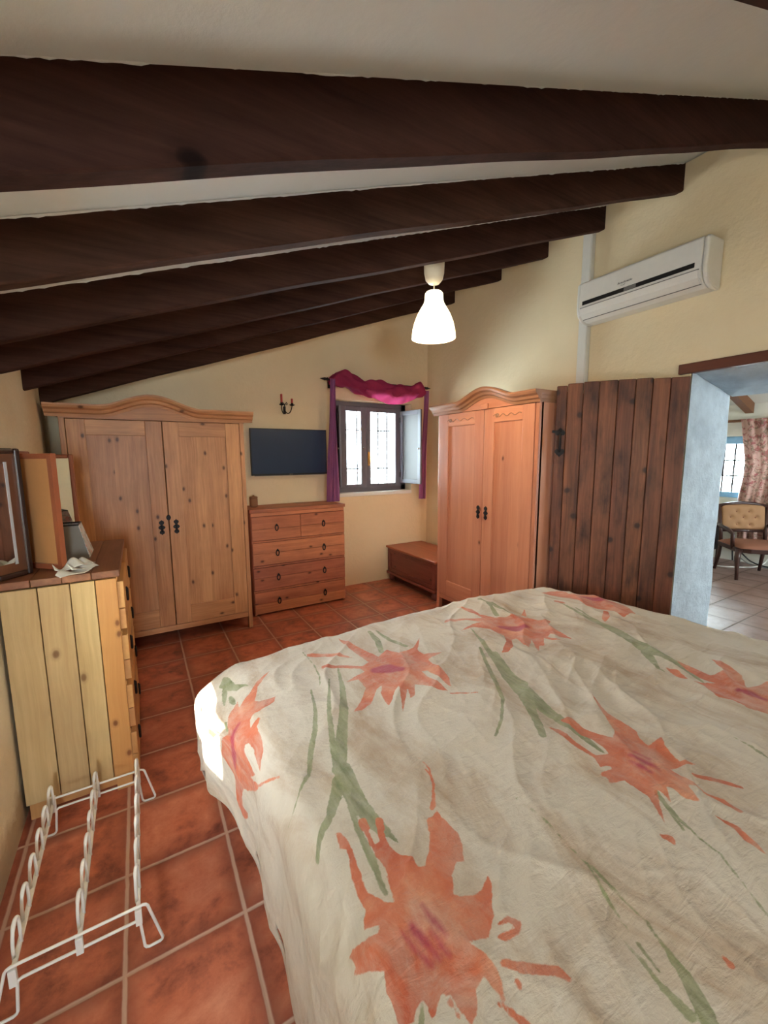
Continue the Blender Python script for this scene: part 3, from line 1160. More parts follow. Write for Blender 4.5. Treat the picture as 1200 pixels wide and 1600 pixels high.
c1 = drawer_chest('reddish rough pine chest of drawers with iron ring handles, under the television', (1.322, 3.86, 0), 0, 0.936, 0.37, 1.015,
                  M['chestwood'], M['chestwood'], M['chestwood'], [(0.02, 0.225, 1), (0.25, 0.462, 1), (0.487, 0.70, 1), (0.725, 0.945, 2)], (-0.235, 0.235), topboards=3)

d1 = drawer_chest('chest of drawers with pale pallet-board side and brown top, at the left wall', (-0.112, 2.475, 0), PI / 2, 0.78, 0.385, 1.02,
                  M['drespine'], M['drespine'], M['drestop'], [(0.05, 0.255, 1), (0.285, 0.485, 1), (0.515, 0.72, 1), (0.75, 0.965, 2)], (-0.22, 0.22), side=True, proud=0.022, topboards=4)
# side towards the camera: four upright boards
hb = -0.39
edges = [0.0, 0.078, 0.163, 0.268, 0.385]
for i in range(4):
    m = MB()
    y0, y1 = edges[i] + 0.0015, edges[i + 1] - 0.0015
    m.box(hb - 0.012, hb + 0.022, y0, y1, 0.07 + 0.004 * (i % 2), 0.985, [0.35, 0.75, 0.4, 0.6][i])
    s = m.link('side_board', M['orangepine'] if i == 0 else M['palepine'], d1, bevel=0.003)
    if i == 0:
        s['label'] = 'orange knotty side board'
for (y0, y1) in ((0.01, 0.07), (0.30, 0.375)):
    m = MB()
    m.box(hb, hb + 0.06, y0, y1, 0.0, 0.08, 0.5)
    m.link('foot', M['drespine'], d1)

# ------------------------------------------------------------------ low chest in the corner
tr = thing('storage_chest', 'low dark red wooden chest on bun feet in the corner, beside the honey-red wardrobe', 'chest', (2.555, 3.775, 0), -PI / 2)
Wt, Dt = 0.94, 0.50
m = MB()
m.box(-Wt / 2, Wt / 2, 0.0, Dt, 0.10, 0.40, 0.5, 1)
m.link('box', M['trunkwood'], tr, bevel=0.004)
m = MB()
fr_ = 0.06
m.box(-Wt / 2, -Wt / 2 + fr_, -0.012, 0.0, 0.12, 0.395, 0.4)
m.box(Wt / 2 - fr_, Wt / 2, -0.012, 0.0, 0.12, 0.395, 0.4)
m.box(-Wt / 2 + fr_, Wt / 2 - fr_, -0.012, 0.0, 0.345, 0.395, 0.6, 1)
m.box(-Wt / 2 + fr_, Wt / 2 - fr_, -0.012, 0.0, 0.12, 0.165, 0.6, 1)
m.link('front_frame', M['trunkwood'], tr, bevel=0.005)
m = MB()
m.box(-Wt / 2 - 0.018, Wt / 2 + 0.018, -0.03, Dt, 0.40, 0.425, 0.5, 1)
m.link('lid', M['trunklid'], tr, bevel=0.009, seg=4)
m = MB()
m.box(-Wt / 2 - 0.012, Wt / 2 + 0.012, -0.024, Dt, 0.085, 0.115, 0.4, 1)
m.link('base_moulding', M['trunkwood'], tr, bevel=0.008, seg=3)
for sx in (-1, 1):
    for y in (0.03, Dt - 0.05):
        m = MB()
        m.lathe([(0.022, 0.0), (0.036, 0.015), (0.042, 0.04), (0.036, 0.068), (0.026, 0.085)], sx * (Wt / 2 - 0.045), y, 20)
        m.link('foot', M['trunkwood'], tr, smooth=True)

# ------------------------------------------------------------------ boarded door standing open
dr = thing('door_1', None, None, (3.09, 1.375, 0))
structure(dr)
dv = Vector((2.60 - 3.09, 1.998 - 1.375, 0))
LD = dv.length
ex = dv.normalized()
en = Vector((-ex.y, ex.x, 0))
if en.x > 0:
    en = -en              # towards the camera side


def dT(a, b, z):
    p = ex * a + en * b
    return (p.x, p.y, z)


def dbox(mm, a0, a1, b0, b1, z0, z1, tint=0.5, g=0):
    vs = [dT(a, b, z) for z in (z0, z1) for (a, b) in ((a0, b0), (a1, b0), (a1, b1), (a0, b1))]
    mm.add(vs, [(0, 3, 2, 1), (4, 5, 6, 7), (0, 1, 5, 4), (1, 2, 6, 5), (2, 3, 7, 6), (3, 0, 4, 7)], tint, g)


bs = [0.0, 0.106, 0.2055, 0.304, 0.409, 0.521, 0.620, 0.7216, LD]
for i in range(8):
    m = MB()
    dbox(m, bs[i] + 0.001, bs[i + 1] - 0.001, -0.032, -0.002, 0.015, 1.993 + (0.006 if 1 < i < 6 else 0) - (0.012 if i == 7 else 0), [0.3, 0.55, 0.8, 0.35, 0.6, 0.45, 0.7, 0.35][i])
    m.link('board', M['doorwood'], dr, bevel=0.006)
m = MB()
for z in (0.25, 1.0, 1.75):
    dbox(m, 0.05, LD - 0.06, -0.052, -0.0335, z - 0.05, z + 0.05, 0.5, 1)
m.link('ledge', M['doorwood'], dr)
m = MB()
hx, z0, z1 = 0.757, 1.515, 1.655


def heart(cx, cz_, s, up=1):
    pts = []
    for i in range(28):
        t = 2 * PI * i / 28
        pts.append((cx + s * 0.060 * 16 * math.sin(t) ** 3 / 16, cz_ + up * s * 0.060 * (13 * math.cos(t) - 5 * math.cos(2 * t) - 2 * math.cos(3 * t) - math.cos(4 * t)) / 16))
    return pts


m.prism(heart(hx, z1 + 0.005, 0.55, -1), lambda a, b, d: dT(a, d, b), -0.002, 0.003)
m.prism(heart(hx, z0, 0.55, 1), lambda a, b, d: dT(a, d, b), -0.002, 0.003)
m.tube([dT(hx, 0.0, z1 - 0.005), dT(hx, 0.030, z1 - 0.012), dT(hx, 0.036, (z0 + z1) / 2), dT(hx, 0.028, z0 + 0.012), dT(hx, 0.0, z0 + 0.005)], [0.006, 0.007, 0.009, 0.007, 0.006], 8)
m.tube([dT(hx - 0.002, 0.003, z1 + 0.012), dT(hx, 0.028, z1 + 0.018)], [0.008, 0.012], 8)
m.link('door_handle', M['iron'], dr)
m = MB()
dbox(m, LD - 0.045, LD + 0.018, -0.001, 0.005, 1.655, 1.672)
m.link('latch_bar', M['iron'], dr)
# ------------------------------------------------------------------ television, candle sconce, jar
tv = thing('television', 'flat black television hung on the wall above the reddish chest of drawers', 'television', (1.36, 4.20, 1.54))
m = MB()
m.box(-0.398, 0.398, 0.0, 0.03, -0.231, 0.233)
m.box(-0.2, 0.2, 0.03, 0.069, -0.13, 0.13)
m.link('casing', M['black'], tv, bevel=0.003)
m = MB()
m.box(-0.390, 0.390, -0.001, 0.002, -0.215, 0.226)
m.link('screen', M['screen'], tv)
m = MB()
for i in range(5):
    m.box(-0.018 + i * 0.0075, -0.0125 + i * 0.0075, -0.0018, -0.0005, -0.226, -0.221)
m.link('logo', M['steel'], tv)
m = MB()
m.box(-0.37, 0.37, -0.003, 0.004, -0.236, -0.231)
m.link('lower_trim', M['acgrey'], tv)

sn = thing('candle_sconce', 'black iron wall sconce with a tall and a short red candle above the television', 'candle holder', (1.33, 4.255, 1.98))
m = MB()


def arm(x1):
    pts = []
    for i in range(17):
        t = i / 16
        a = PI * t
        pts.append((0.0 + x1 * (0.5 - 0.5 * math.cos(a)), -0.01 - 0.075 * t, 0.0 - 0.065 * math.sin(a) + 0.028 * t))
    return pts


m.tube(arm(-0.052), 0.0045, 8)
m.tube(arm(0.054), 0.0045, 8)
m.tube([(0, -0.01, -0.05), (0, -0.01, 0.02), (0.004, -0.012, 0.04), (0.022, -0.012, 0.062), (0.03, -0.012, 0.048), (0.02, -0.012, 0.036)], 0.004, 8)
m.tube([(0, -0.012, 0.02), (-0.004, -0.012, 0.045), (-0.02, -0.012, 0.062), (-0.026, -0.012, 0.05)], 0.004, 8)
m.box(-0.01, 0.01, -0.012, 0.014, -0.055, 0.02)
m.link('bracket', M['iron'], sn)
for x, hc in ((-0.052, 0.092), (0.054, 0.052)):
    m = MB()
    m.lathe([(0.004, 0.018), (0.022, 0.026), (0.028, 0.032), (0.013, 0.034), (0.013, 0.048)], x, -0.085, 18)
    m.link('drip_pan', M['iron'], sn, smooth=True)
    m = MB()
    m.lathe([(0.0105, 0.036), (0.0105, 0.036 + hc), (0.008, 0.038 + hc)], x, -0.085, 18)
    m.tube([(x, -0.085, 0.036 + hc), (x, -0.085, 0.046 + hc)], 0.001, 5)
    m.link('candle', M['candle'], sn)

jr = thing('lidded_jar', 'small brown woven jar with lid on the left end of the reddish chest of drawers', 'jar', (0.94, 4.08, 1.015))
m = MB()
pr = [(0.030, 0.0), (0.036, 0.01)]
for i in range(9):
    z = 0.012 + i * 0.008
    pr += [(0.037, z), (0.0395, z + 0.004)]
pr += [(0.034, 0.086)]
m.lathe(pr, 0, 0, 24)
m.link('pot', M['jar'], jr, smooth=True)
m = MB()
m.lathe([(0.038, 0.086), (0.040, 0.092), (0.036, 0.100), (0.010, 0.104), (0.009, 0.112), (0.004, 0.116)], 0, 0, 24)
m.link('lid', M['jar'], jr, smooth=True)

# ------------------------------------------------------------------ air conditioner and its trunking
ac = thing('air_conditioner', 'white wall air conditioner with a black display strip above the open boarded door', 'air conditioner', (XR, 1.705, 2.49))
y0, y1 = -0.425, 0.425


def acp(pts, ya, yb, name, mat, bev=0.004, sm=False, par=ac):
    mm = MB()
    mm.prism(pts, lambda a, b, d: (a, d, b), ya, yb)
    return mm.link(name, mat, par, bevel=bev)


prof = [(-0.002, 0.0), (-0.10, 0.0), (-0.150, 0.018), (-0.180, 0.045), (-0.192, 0.075), (-0.196, 0.10), (-0.190, 0.262), (-0.178, 0.275), (-0.002, 0.28)]
acp(prof, y0 + 0.03, y1 - 0.03, 'body', M['acwhite'])
capp = [(-0.002, -0.003), (-0.09, -0.003), (-0.140, 0.012), (-0.172, 0.042), (-0.185, 0.075), (-0.190, 0.10), (-0.186, 0.262), (-0.172, 0.278), (-0.002, 0.283)]
for a, b in ((y0, y0 + 0.03), (y1 - 0.03, y1)):
    acp(capp, a, b, 'end_cap', M['acwhite'], 0.012)
m = MB()
m.add([(-0.197, -0.36, 0.108), (-0.1975, 0.37, 0.108), (-0.197, 0.37, 0.135), (-0.197, -0.36, 0.135), (-0.192, -0.36, 0.108), (-0.192, 0.37, 0.108), (-0.192, 0.37, 0.135), (-0.192, -0.36, 0.135)],
      [(0, 1, 2, 3), (4, 7, 6, 5), (0, 4, 5, 1), (3, 2, 6, 7), (0, 3, 7, 4), (1, 5, 6, 2)])
m.link('display_strip', M['black'], ac)
m = MB()
m.box(-0.1985, -0.196, -0.02, 0.06, 0.110, 0.133)
m.link('display_window', M['acgrey'], ac)
flap = [(-0.199, 0.088), (-0.186, 0.046), (-0.155, 0.016), (-0.148, 0.020), (-0.178, 0.050), (-0.190, 0.088)]
acp(flap, y0 + 0.045, y1 - 0.045, 'air_flap', M['acwhite'], 0.001)
m = MB()
for (a, z) in ((-0.1968, 0.090), (-0.152, 0.0145)):
    m.box(a - 0.003, a + 0.003, y0 + 0.04, y1 - 0.04, z - 0.002, z + 0.002)
m.link('flap_seam', M['acgrey'], ac)
m = MB()
for k in range(5):
    yy = 0.105 - k * 0.020
    m.tube([(-0.197, yy, 0.166), (-0.1975, yy - 0.005, 0.178 - 0.003 * (k % 2)), (-0.1975, yy - 0.010, 0.166), (-0.1975, yy - 0.016, 0.174)], 0.0016, 5)
m.tube([(-0.197, 0.085, 0.156), (-0.1975, 0.065, 0.152), (-0.1975, 0.055, 0.158)], 0.0014, 5)
m.link('logo', M['acgrey'], ac)

tk = thing('cable_trunking', 'white vertical cable trunking on the wall behind the air conditioner', 'cable trunking', (XR, 2.165, 0))
m = MB()
m.box(-0.045, -0.001, -0.04, 0.04, 1.3, 3.30)
m.link('duct', M['trunking'], tk, bevel=0.006)
m = MB()
m.box(-0.049, -0.045, -0.034, 0.034, 1.3, 3.30)
m.link('cover', M['trunking'], tk, bevel=0.002)

# ------------------------------------------------------------------ pendant lamp
pl = thing('pendant_lamp', 'lit white bell-shaped pendant lamp hanging between the ceiling beams', 'lamp', (1.735, 2.30, 2.26))
M['lampshade'] = plain('lit_white_shade', srgb(244, 236, 214), 0.4, 0, (1.0, 0.86, 0.58, 1), 1.35)
M['bulb'] = plain('lit_bulb', (1, 1, 1, 1), 0.4, 0, (1.0, 0.9, 0.68, 1), 25.0)
M['canopy'] = plain('cream_plastic', srgb(236, 224, 200), 0.45)
top = cz(1.735) - 2.26
m = MB()
m.lathe([(0.058, top - 0.001), (0.066, 0.46), (0.064, 0.40), (0.055, 0.36), (0.035, 0.338), (0.008, 0.330)], 0, 0, 32)
m.link('ceiling_cup', M['canopy'], pl, smooth=True)
m = MB()
m.tube([(0, 0, 0.335), (0, 0, 0.27)], 0.004, 8)
m.link('cord', M['canopy'], pl)
m = MB()
pr = [(0.002, 0.286), (0.050, 0.285), (0.058, 0.275), (0.060, 0.24), (0.066, 0.215), (0.085, 0.185), (0.108, 0.145), (0.126, 0.10), (0.138, 0.055), (0.1445, 0.0), (0.1395, 0.0), (0.133, 0.055), (0.121, 0.10), (0.103, 0.143), (0.080, 0.183), (0.060, 0.213), (0.054, 0.24), (0.052, 0.27), (0.002, 0.276)]
m.lathe(pr, 0, 0, 48, False, False)
sh = m.link('lamp_shade', M['lampshade'], pl, smooth=True)
m = MB()
m.sphere((0, 0, 0.12), 0.03, 0.03, 0.04)
m.link('bulb', M['bulb'], pl, smooth=True)
ld = bpy.data.lights.new('lamp_light', 'POINT')
ld.energy = 9.0
ld.color = (1.0, 0.78, 0.50)
ld.shadow_soft_size = 0.05
lo = bpy.data.objects.new('lamp_light', ld)
COL.objects.link(lo)
lo.parent = pl
lo.location = (0, 0, 0.03)

# ------------------------------------------------------------------ things on the pallet-sided chest
TOPZ = 1.02


def leaf(parent, name, a, b, z0, z1, th, fw, front_mat, inner_mat, frame_mat, inner_name, arch=0.0, ox=0, oy=0, back_mat=None):
    """framed panel standing between plan points a and b; front is on the right of a->b"""
    A, B = Vector((a[0], a[1], 0)), Vector((b[0], b[1], 0))
    e = (B - A).normalized()
    nn = Vector((e.y, -e.x, 0))
    W = (B - A).length

    def T(s, d, z):
        p = A + e * s + nn * d
        return (p.x - ox, p.y - oy, z)

    def bx(mm, s0, s1, d0, d1, za, zb, t=0.5, g=0):
        vs = [T(s, d, z) for z in (za, zb) for (s, d) in ((s0, d0), (s1, d0), (s1, d1), (s0, d1))]
        mm.add(vs, [(0, 3, 2, 1), (4, 5, 6, 7), (0, 1, 5, 4), (1, 2, 6, 5), (2, 3, 7, 6), (3, 0, 4, 7)], t, g)
    mm = MB()
    bx(mm, 0, fw, -th, 0, z0, z1)
    bx(mm, W - fw, W, -th, 0, z0, z1)
    bx(mm, fw, W - fw, -th, 0, z0, z0 + fw, 0.4, 1)
    bx(mm, fw, W - fw, -th, 0, z1 - fw, z1, 0.4, 1)
    f_ = mm.link(name, frame_mat, parent, bevel=min(th, fw) * 0.35, seg=3)
    mm = MB()
    bx(mm, fw - 0.003, W - fw + 0.003, -th * 0.45, -th * 0.3, z0 + fw - 0.003, z1 - fw + 0.003)
    mm.link(inner_name, inner_mat, f_)
    if back_mat:
        mm = MB()
        bx(mm, fw * 0.6, W - fw * 0.6, -th - 0.003, -th * 0.7, z0 + fw * 0.6, z1 - fw * 0.6)
        mm.link('backing', back_mat, f_)
    return f_, bx


M['silverline'] = plain('pale_bevel', srgb(196, 200, 206), 0.3, 0.3)
mx_, my_ = -0.45, 2.60
vm = thing('folding_mirror', 'red mahogany folding dressing-table mirror showing its tan hardboard back', 'mirror', (mx_, my_, TOPZ))


def leaf_v(*a, **k):
    return leaf(vm, *a, ox=mx_, oy=my_, **k)


leaf_v('centre_leaf', (-0.475, 2.375), (-0.475, 2.80), 0.012, 0.51, 0.02, 0.024, None, M['mirror'], M['mahog'], 'mirror_pane', back_mat=M['hardboard'])
fl, bxf = leaf_v('side_leaf', (-0.468, 2.365), (-0.290, 2.192), 0.004, 0.495, -0.022, 0.022, None, M['hardboard'], M['mahog'], 'backing')
m = MB()
A_ = Vector((-0.405, 2.304, 0))
e_ = Vector((0.178, -0.173, 0)).normalized()
nn_ = Vector((e_.y, -e_.x, 0))
p0 = A_ + nn_ * 0.0055
p1 = p0 + e_ * 0.011
m.add([(p.x - mx_, p.y - my_, z) for p in (p0, p1, p1 + nn_ * 0.001, p0 + nn_ * 0.001) for z in (0.255, 0.268)],
      [(0, 2, 3, 1), (4, 6, 7, 5), (0, 1, 7, 6), (2, 4, 5, 3), (1, 3, 5, 7), (0, 6, 4, 2)])
m.link('sticker', M['paper'], fl)
leaf_v('side_leaf', (-0.470, 2.81), (-0.300, 2.845), 0.004, 0.495, 0.02, 0.022, None, M['mirror'], M['mahog'], 'mirror_pane')
m = MB()
m.box(-0.03, 0.012, -0.21, 0.21, 0.0, 0.014)
m.link('base', M['mahog'], vm, bevel=0.003)

dx_, dy_ = -0.45, 2.14
dm = thing('wall_mirror', 'narrow dark wooden framed mirror standing at the left edge of the photo', 'mirror', (dx_, dy_, TOPZ))
f1, b1 = leaf(dm, 'frame', (-0.503, 2.082), (-0.402, 2.198), 0.002, 0.515, 0.022, 0.022, None, M['mirrorbrown'], M['mirrordark'], 'inner_frame', ox=dx_, oy=dy_)
m = MB()
b1(m, 0.129, 0.1315, -0.004, -0.001, 0.024, 0.493)
m.link('light_edge', M['steel'], f1)
m = MB()
b1(m, -0.02, 0.096, -0.0055, -0.004, 0.062, 0.455)
m.link('mirror_pane', M['mirror'], f1)
m = MB()
b1(m, 0.088, 0.099, -0.0065, -0.0035, 0.055, 0.462)
m.link('bevel_edge', M['silverline'], f1)

ls = thing('lampshade', 'small square lampshade with grey and floral sides, beside the folding mirror', 'lampshade', (-0.325, 2.49, TOPZ))
hb_, ht_, hz = 0.097, 0.060, 0.158
vs = [(-hb_, -hb_, 0.002), (hb_, -hb_, 0.002), (hb_, hb_, 0.002), (-hb_, hb_, 0.002), (-ht_, -ht_, hz), (ht_, -ht_, hz), (ht_, ht_, hz), (-ht_, ht_, hz)]
for k, (i, j) in enumerate(((0, 1), (1, 2), (2, 3), (3, 0))):
    m = MB()
    m.add([vs[i], vs[j], vs[j + 4], vs[i + 4]], [(0, 1, 2, 3)])
    p = m.link('panel', M['shadefloral'] if k in (1, 2) else M['shadegrey'], ls, solid=0.003)
    if k in (1, 2):
        p['label'] = 'white panel with pink and green flowers'
m = MB()
m.tube(vs[4:], 0.004, 6, True)
m.link('top_rim', M['black'], ls)
m = MB()
m.tube(vs[:4], 0.003, 6, True)
m.link('bottom_rim', M['shadegrey'], ls)

pp = thing('crumpled_paper', 'crumpled strip of white paper lying in front of the small lampshade', 'paper', (-0.245, 2.13, TOPZ))
for k, (yo, xo, ln, wd, hh, rot) in enumerate(((-0.02, 0.0, 0.19, 0.045, 0.03, 0.9), (0.03, 0.01, 0.17, 0.035, 0.045, 1.15), (0.0, -0.015, 0.15, 0.03, 0.05, 0.6))):
    m = MB()

    def strip(u, v, yo=yo, xo=xo, ln=ln, wd=wd, hh=hh, rot=rot, k=k):
        s = (u - 0.5) * ln
        t = (v - 0.5) * wd * (0.5 + math.sin(PI * min(1, u * 1.1)))
        z = 0.003 + 0.008 * k + hh * (0.5 + 0.5 * math.sin(3 * u * PI + k * 1.3)) * (0.25 + 0.75 * v) * 0.8
        return (xo + s * math.cos(rot) - t * math.sin(rot), yo + s * math.sin(rot) + t * math.cos(rot), z)
    m.gridfn(strip, 24, 8)
    m.link('fold', M['paper'], pp, solid=0.0015, smooth=True)

# ------------------------------------------------------------------ shoe rack
ox, oy = -0.235, 1.63
sr = thing('shoe_rack', 'white coated-wire shoe rack standing empty on the tiles beside the bed', 'shoe rack', (ox, oy, 0))
for yy in (1.312, 1.948):
    m = MB()
    zt_, zl, r = 0.158, 0.112, 0.0042
    half = [(0.163, zt_), (0.200, 0.006), (0.150, 0.006), (0.142, zl)]
    path = [(-0.163, zt_)] + half + [(-0.142, zl), (-0.150, 0.006), (-0.200, 0.006)]
    # round the corners
    P = [Vector((a, 0, b)) for a, b in path]
    q = []
    for i in range(len(P)):
        a, b, c = P[i - 1], P[i], P[(i + 1) % len(P)]
        q += [b + (a - b).normalized() * 0.010, b + (a - b).normalized() * 0.0035 + (c - b).normalized() * 0.0035, b + (c - b).normalized() * 0.010]
    m.tube([(p.x, yy - oy, p.z) for p in q], r, 10, True)
    m.link('end_frame', M['rack'], sr, smooth=True)
for bx_ in (-0.150, -0.005, 0.140):
    m = MB()
    vs = []
    y0_, y1_ = 1.306 - oy, 1.956 - oy
    m.add([(bx_ - 0.009, y0_, 0.098), (bx_ + 0.009, y0_, 0.098), (bx_ + 0.009, y0_, 0.150), (bx_ - 0.009, y0_, 0.150),
           (bx_ - 0.009, y0_ + 0.014, 0.098), (bx_ + 0.009, y0_ + 0.014, 0.098), (bx_ + 0.009, y0_ + 0.014, 0.150), (bx_ - 0.009, y0_ + 0.014, 0.150)],
          [(0, 1, 2, 3), (4, 7, 6, 5), (0, 4, 5, 1), (3, 2, 6, 7), (0, 3, 7, 4), (1, 5, 6, 2)])
    m.box(bx_ - 0.009, bx_ + 0.009, y1_ - 0.014, y1_, 0.10, 0.166)
    m.box(bx_ - 0.006, bx_ + 0.006, y0_ + 0.005, y1_ - 0.005, 0.132, 0.142)
    m.box(bx_ - 0.002, bx_ + 0.002, y0_ + 0.005, y1_ - 0.005, 0.120, 0.136)
    bar = m.link('bar', M['rack'], sr, bevel=0.0025)
    for k in range(6):
        yb = 1.345 + k * 0.108 - oy
        m = MB()
        pts = []
        for i in range(15):
            t = i / 14
            a = PI * t
            # inverted U rising from the bar, leaning away from the camera
            yy = yb + 0.030 - 0.024 * math.cos(a) * (1 if t < 0.5 else 0.85) + 0.012 * math.sin(a)
            z = 0.136 + 0.088 * math.sin(a) ** 0.55
            pts.append((bx_ - 0.004 * math.cos(a), yy, z))
        m.tube(pts, [0.0055 if 3 < i < 11 else 0.0045 for i in range(15)], 8)
        m.link('hook', M['rack'], bar, smooth=True)

# ------------------------------------------------------------------ bed
bd = thing('bed', 'double bed with a wooden frame under the flowered duvet', 'bed', (1.25, 0.55, 0))
m = MB()
bx0, bx1, by0, by1 = 0.285, 2.20, -0.62, 1.62
for (a, b, c, d) in ((bx0, bx0 + 0.03, by0, by1), (bx1 - 0.03, bx1, by0, by1), (bx0 + 0.03, bx1 - 0.03, by0, by0 + 0.03), (bx0 + 0.03, bx1 - 0.03, by1 - 0.03, by1)):
    m.box(a - 1.25, b - 1.25, c - 0.55, d - 0.55, 0.20, 0.36, rr(0, 1), 2 if b - a < 0.1 else 1)
m.link('frame', M['bedwood'], bd, bevel=0.004)
for x in (bx0 + 0.01, bx1 - 0.07):
    for y in (by0 + 0.01, by1 - 0.07):
        m = MB()
        m.box(x - 1.25, x + 0.06 - 1.25, y - 0.55, y + 0.06 - 0.55, 0.0, 0.20)
        m.link('leg', M['bedwood'], bd, bevel=0.004)
m = MB()
m.box(bx0 + 0.035 - 1.25, bx1 - 0.035 - 1.25, by0 + 0.03 - 0.55, by1 - 0.03 - 0.55, 0.30, 0.56)
m.link('mattress', M['mattress'], bd, bevel=0.05, seg=4)

# ------------------------------------------------------------------ duvet: shape of the cloth
def sstep(a,b,x):
    t=np.clip((x-a)/(b-a),0,1);return t*t*(3-2*t)
BX0,BX1,BY0,BY1,BZ=0.205,2.34,-0.62,1.80,0.640
def duvet_surface(U,V):
    # U: arclength across (0 = left shoulder of the bed), V: along the bed; flat coordinates of the cloth
    R=0.11
    a=np.where(U<BX0+R,(BX0+R)-U,0.0); c=np.where(U>BX1-R,U-(BX1-R),0.0)
    b=np.where(V>BY1-R,V-(BY1-R),0.0)
    ax=np.maximum(a,c); sx=np.where(a>0,-1.0,1.0)
    d=np.sqrt(ax*ax+b*b)+1e-9
    R2=R
    ang=np.minimum(d/R2,np.pi/2)
    h=R2*np.sin(ang); drop=R2*(1-np.cos(ang))+np.maximum(0,d-R2*np.pi/2)
    X=np.clip(U,BX0+R,BX1-R)+sx*h*ax/d
    Y=np.minimum(V,BY1-R)+h*b/d
    Z=BZ-drop
    # crown of the filling
    xm=(X-BX0)/(BX1-BX0)
    Z=Z+0.05*np.sin(np.pi*np.clip(xm,0,1))*(drop<R*1.2)
    # side leans outwards a little as it falls, foot corner sticks out stiffly
    s=np.clip(a/0.45,0,1)
    k=sstep(1.26,1.46,V)*(1-0.5*sstep(1.6,1.9,V)); kz=sstep(1.0,1.45,V)*(1-0.95*sstep(1.5,1.86,V))
    out=0.075*k*sstep(0.03,0.22,a)
    X=X-out
    Z=Z+0.19*kz*sstep(0.06,0.34,a)
    X=X+0.035*(1-sstep(0.95,1.45,V))*sstep(0.0,0.1,a)
    # right edge runs slightly outwards towards the head
    X=X+0.20*np.clip((1.75-V)/1.1,0,1.3)*sstep(1.2,2.3,U)
    return X,Y,Z
UL,UR=-0.235,2.62
VF=2.02
def grid(nu,nv):
    u=np.linspace(UL,UR,nu);v=np.linspace(-0.62,VF,nv)
    return np.meshgrid(u,v,indexing='ij')
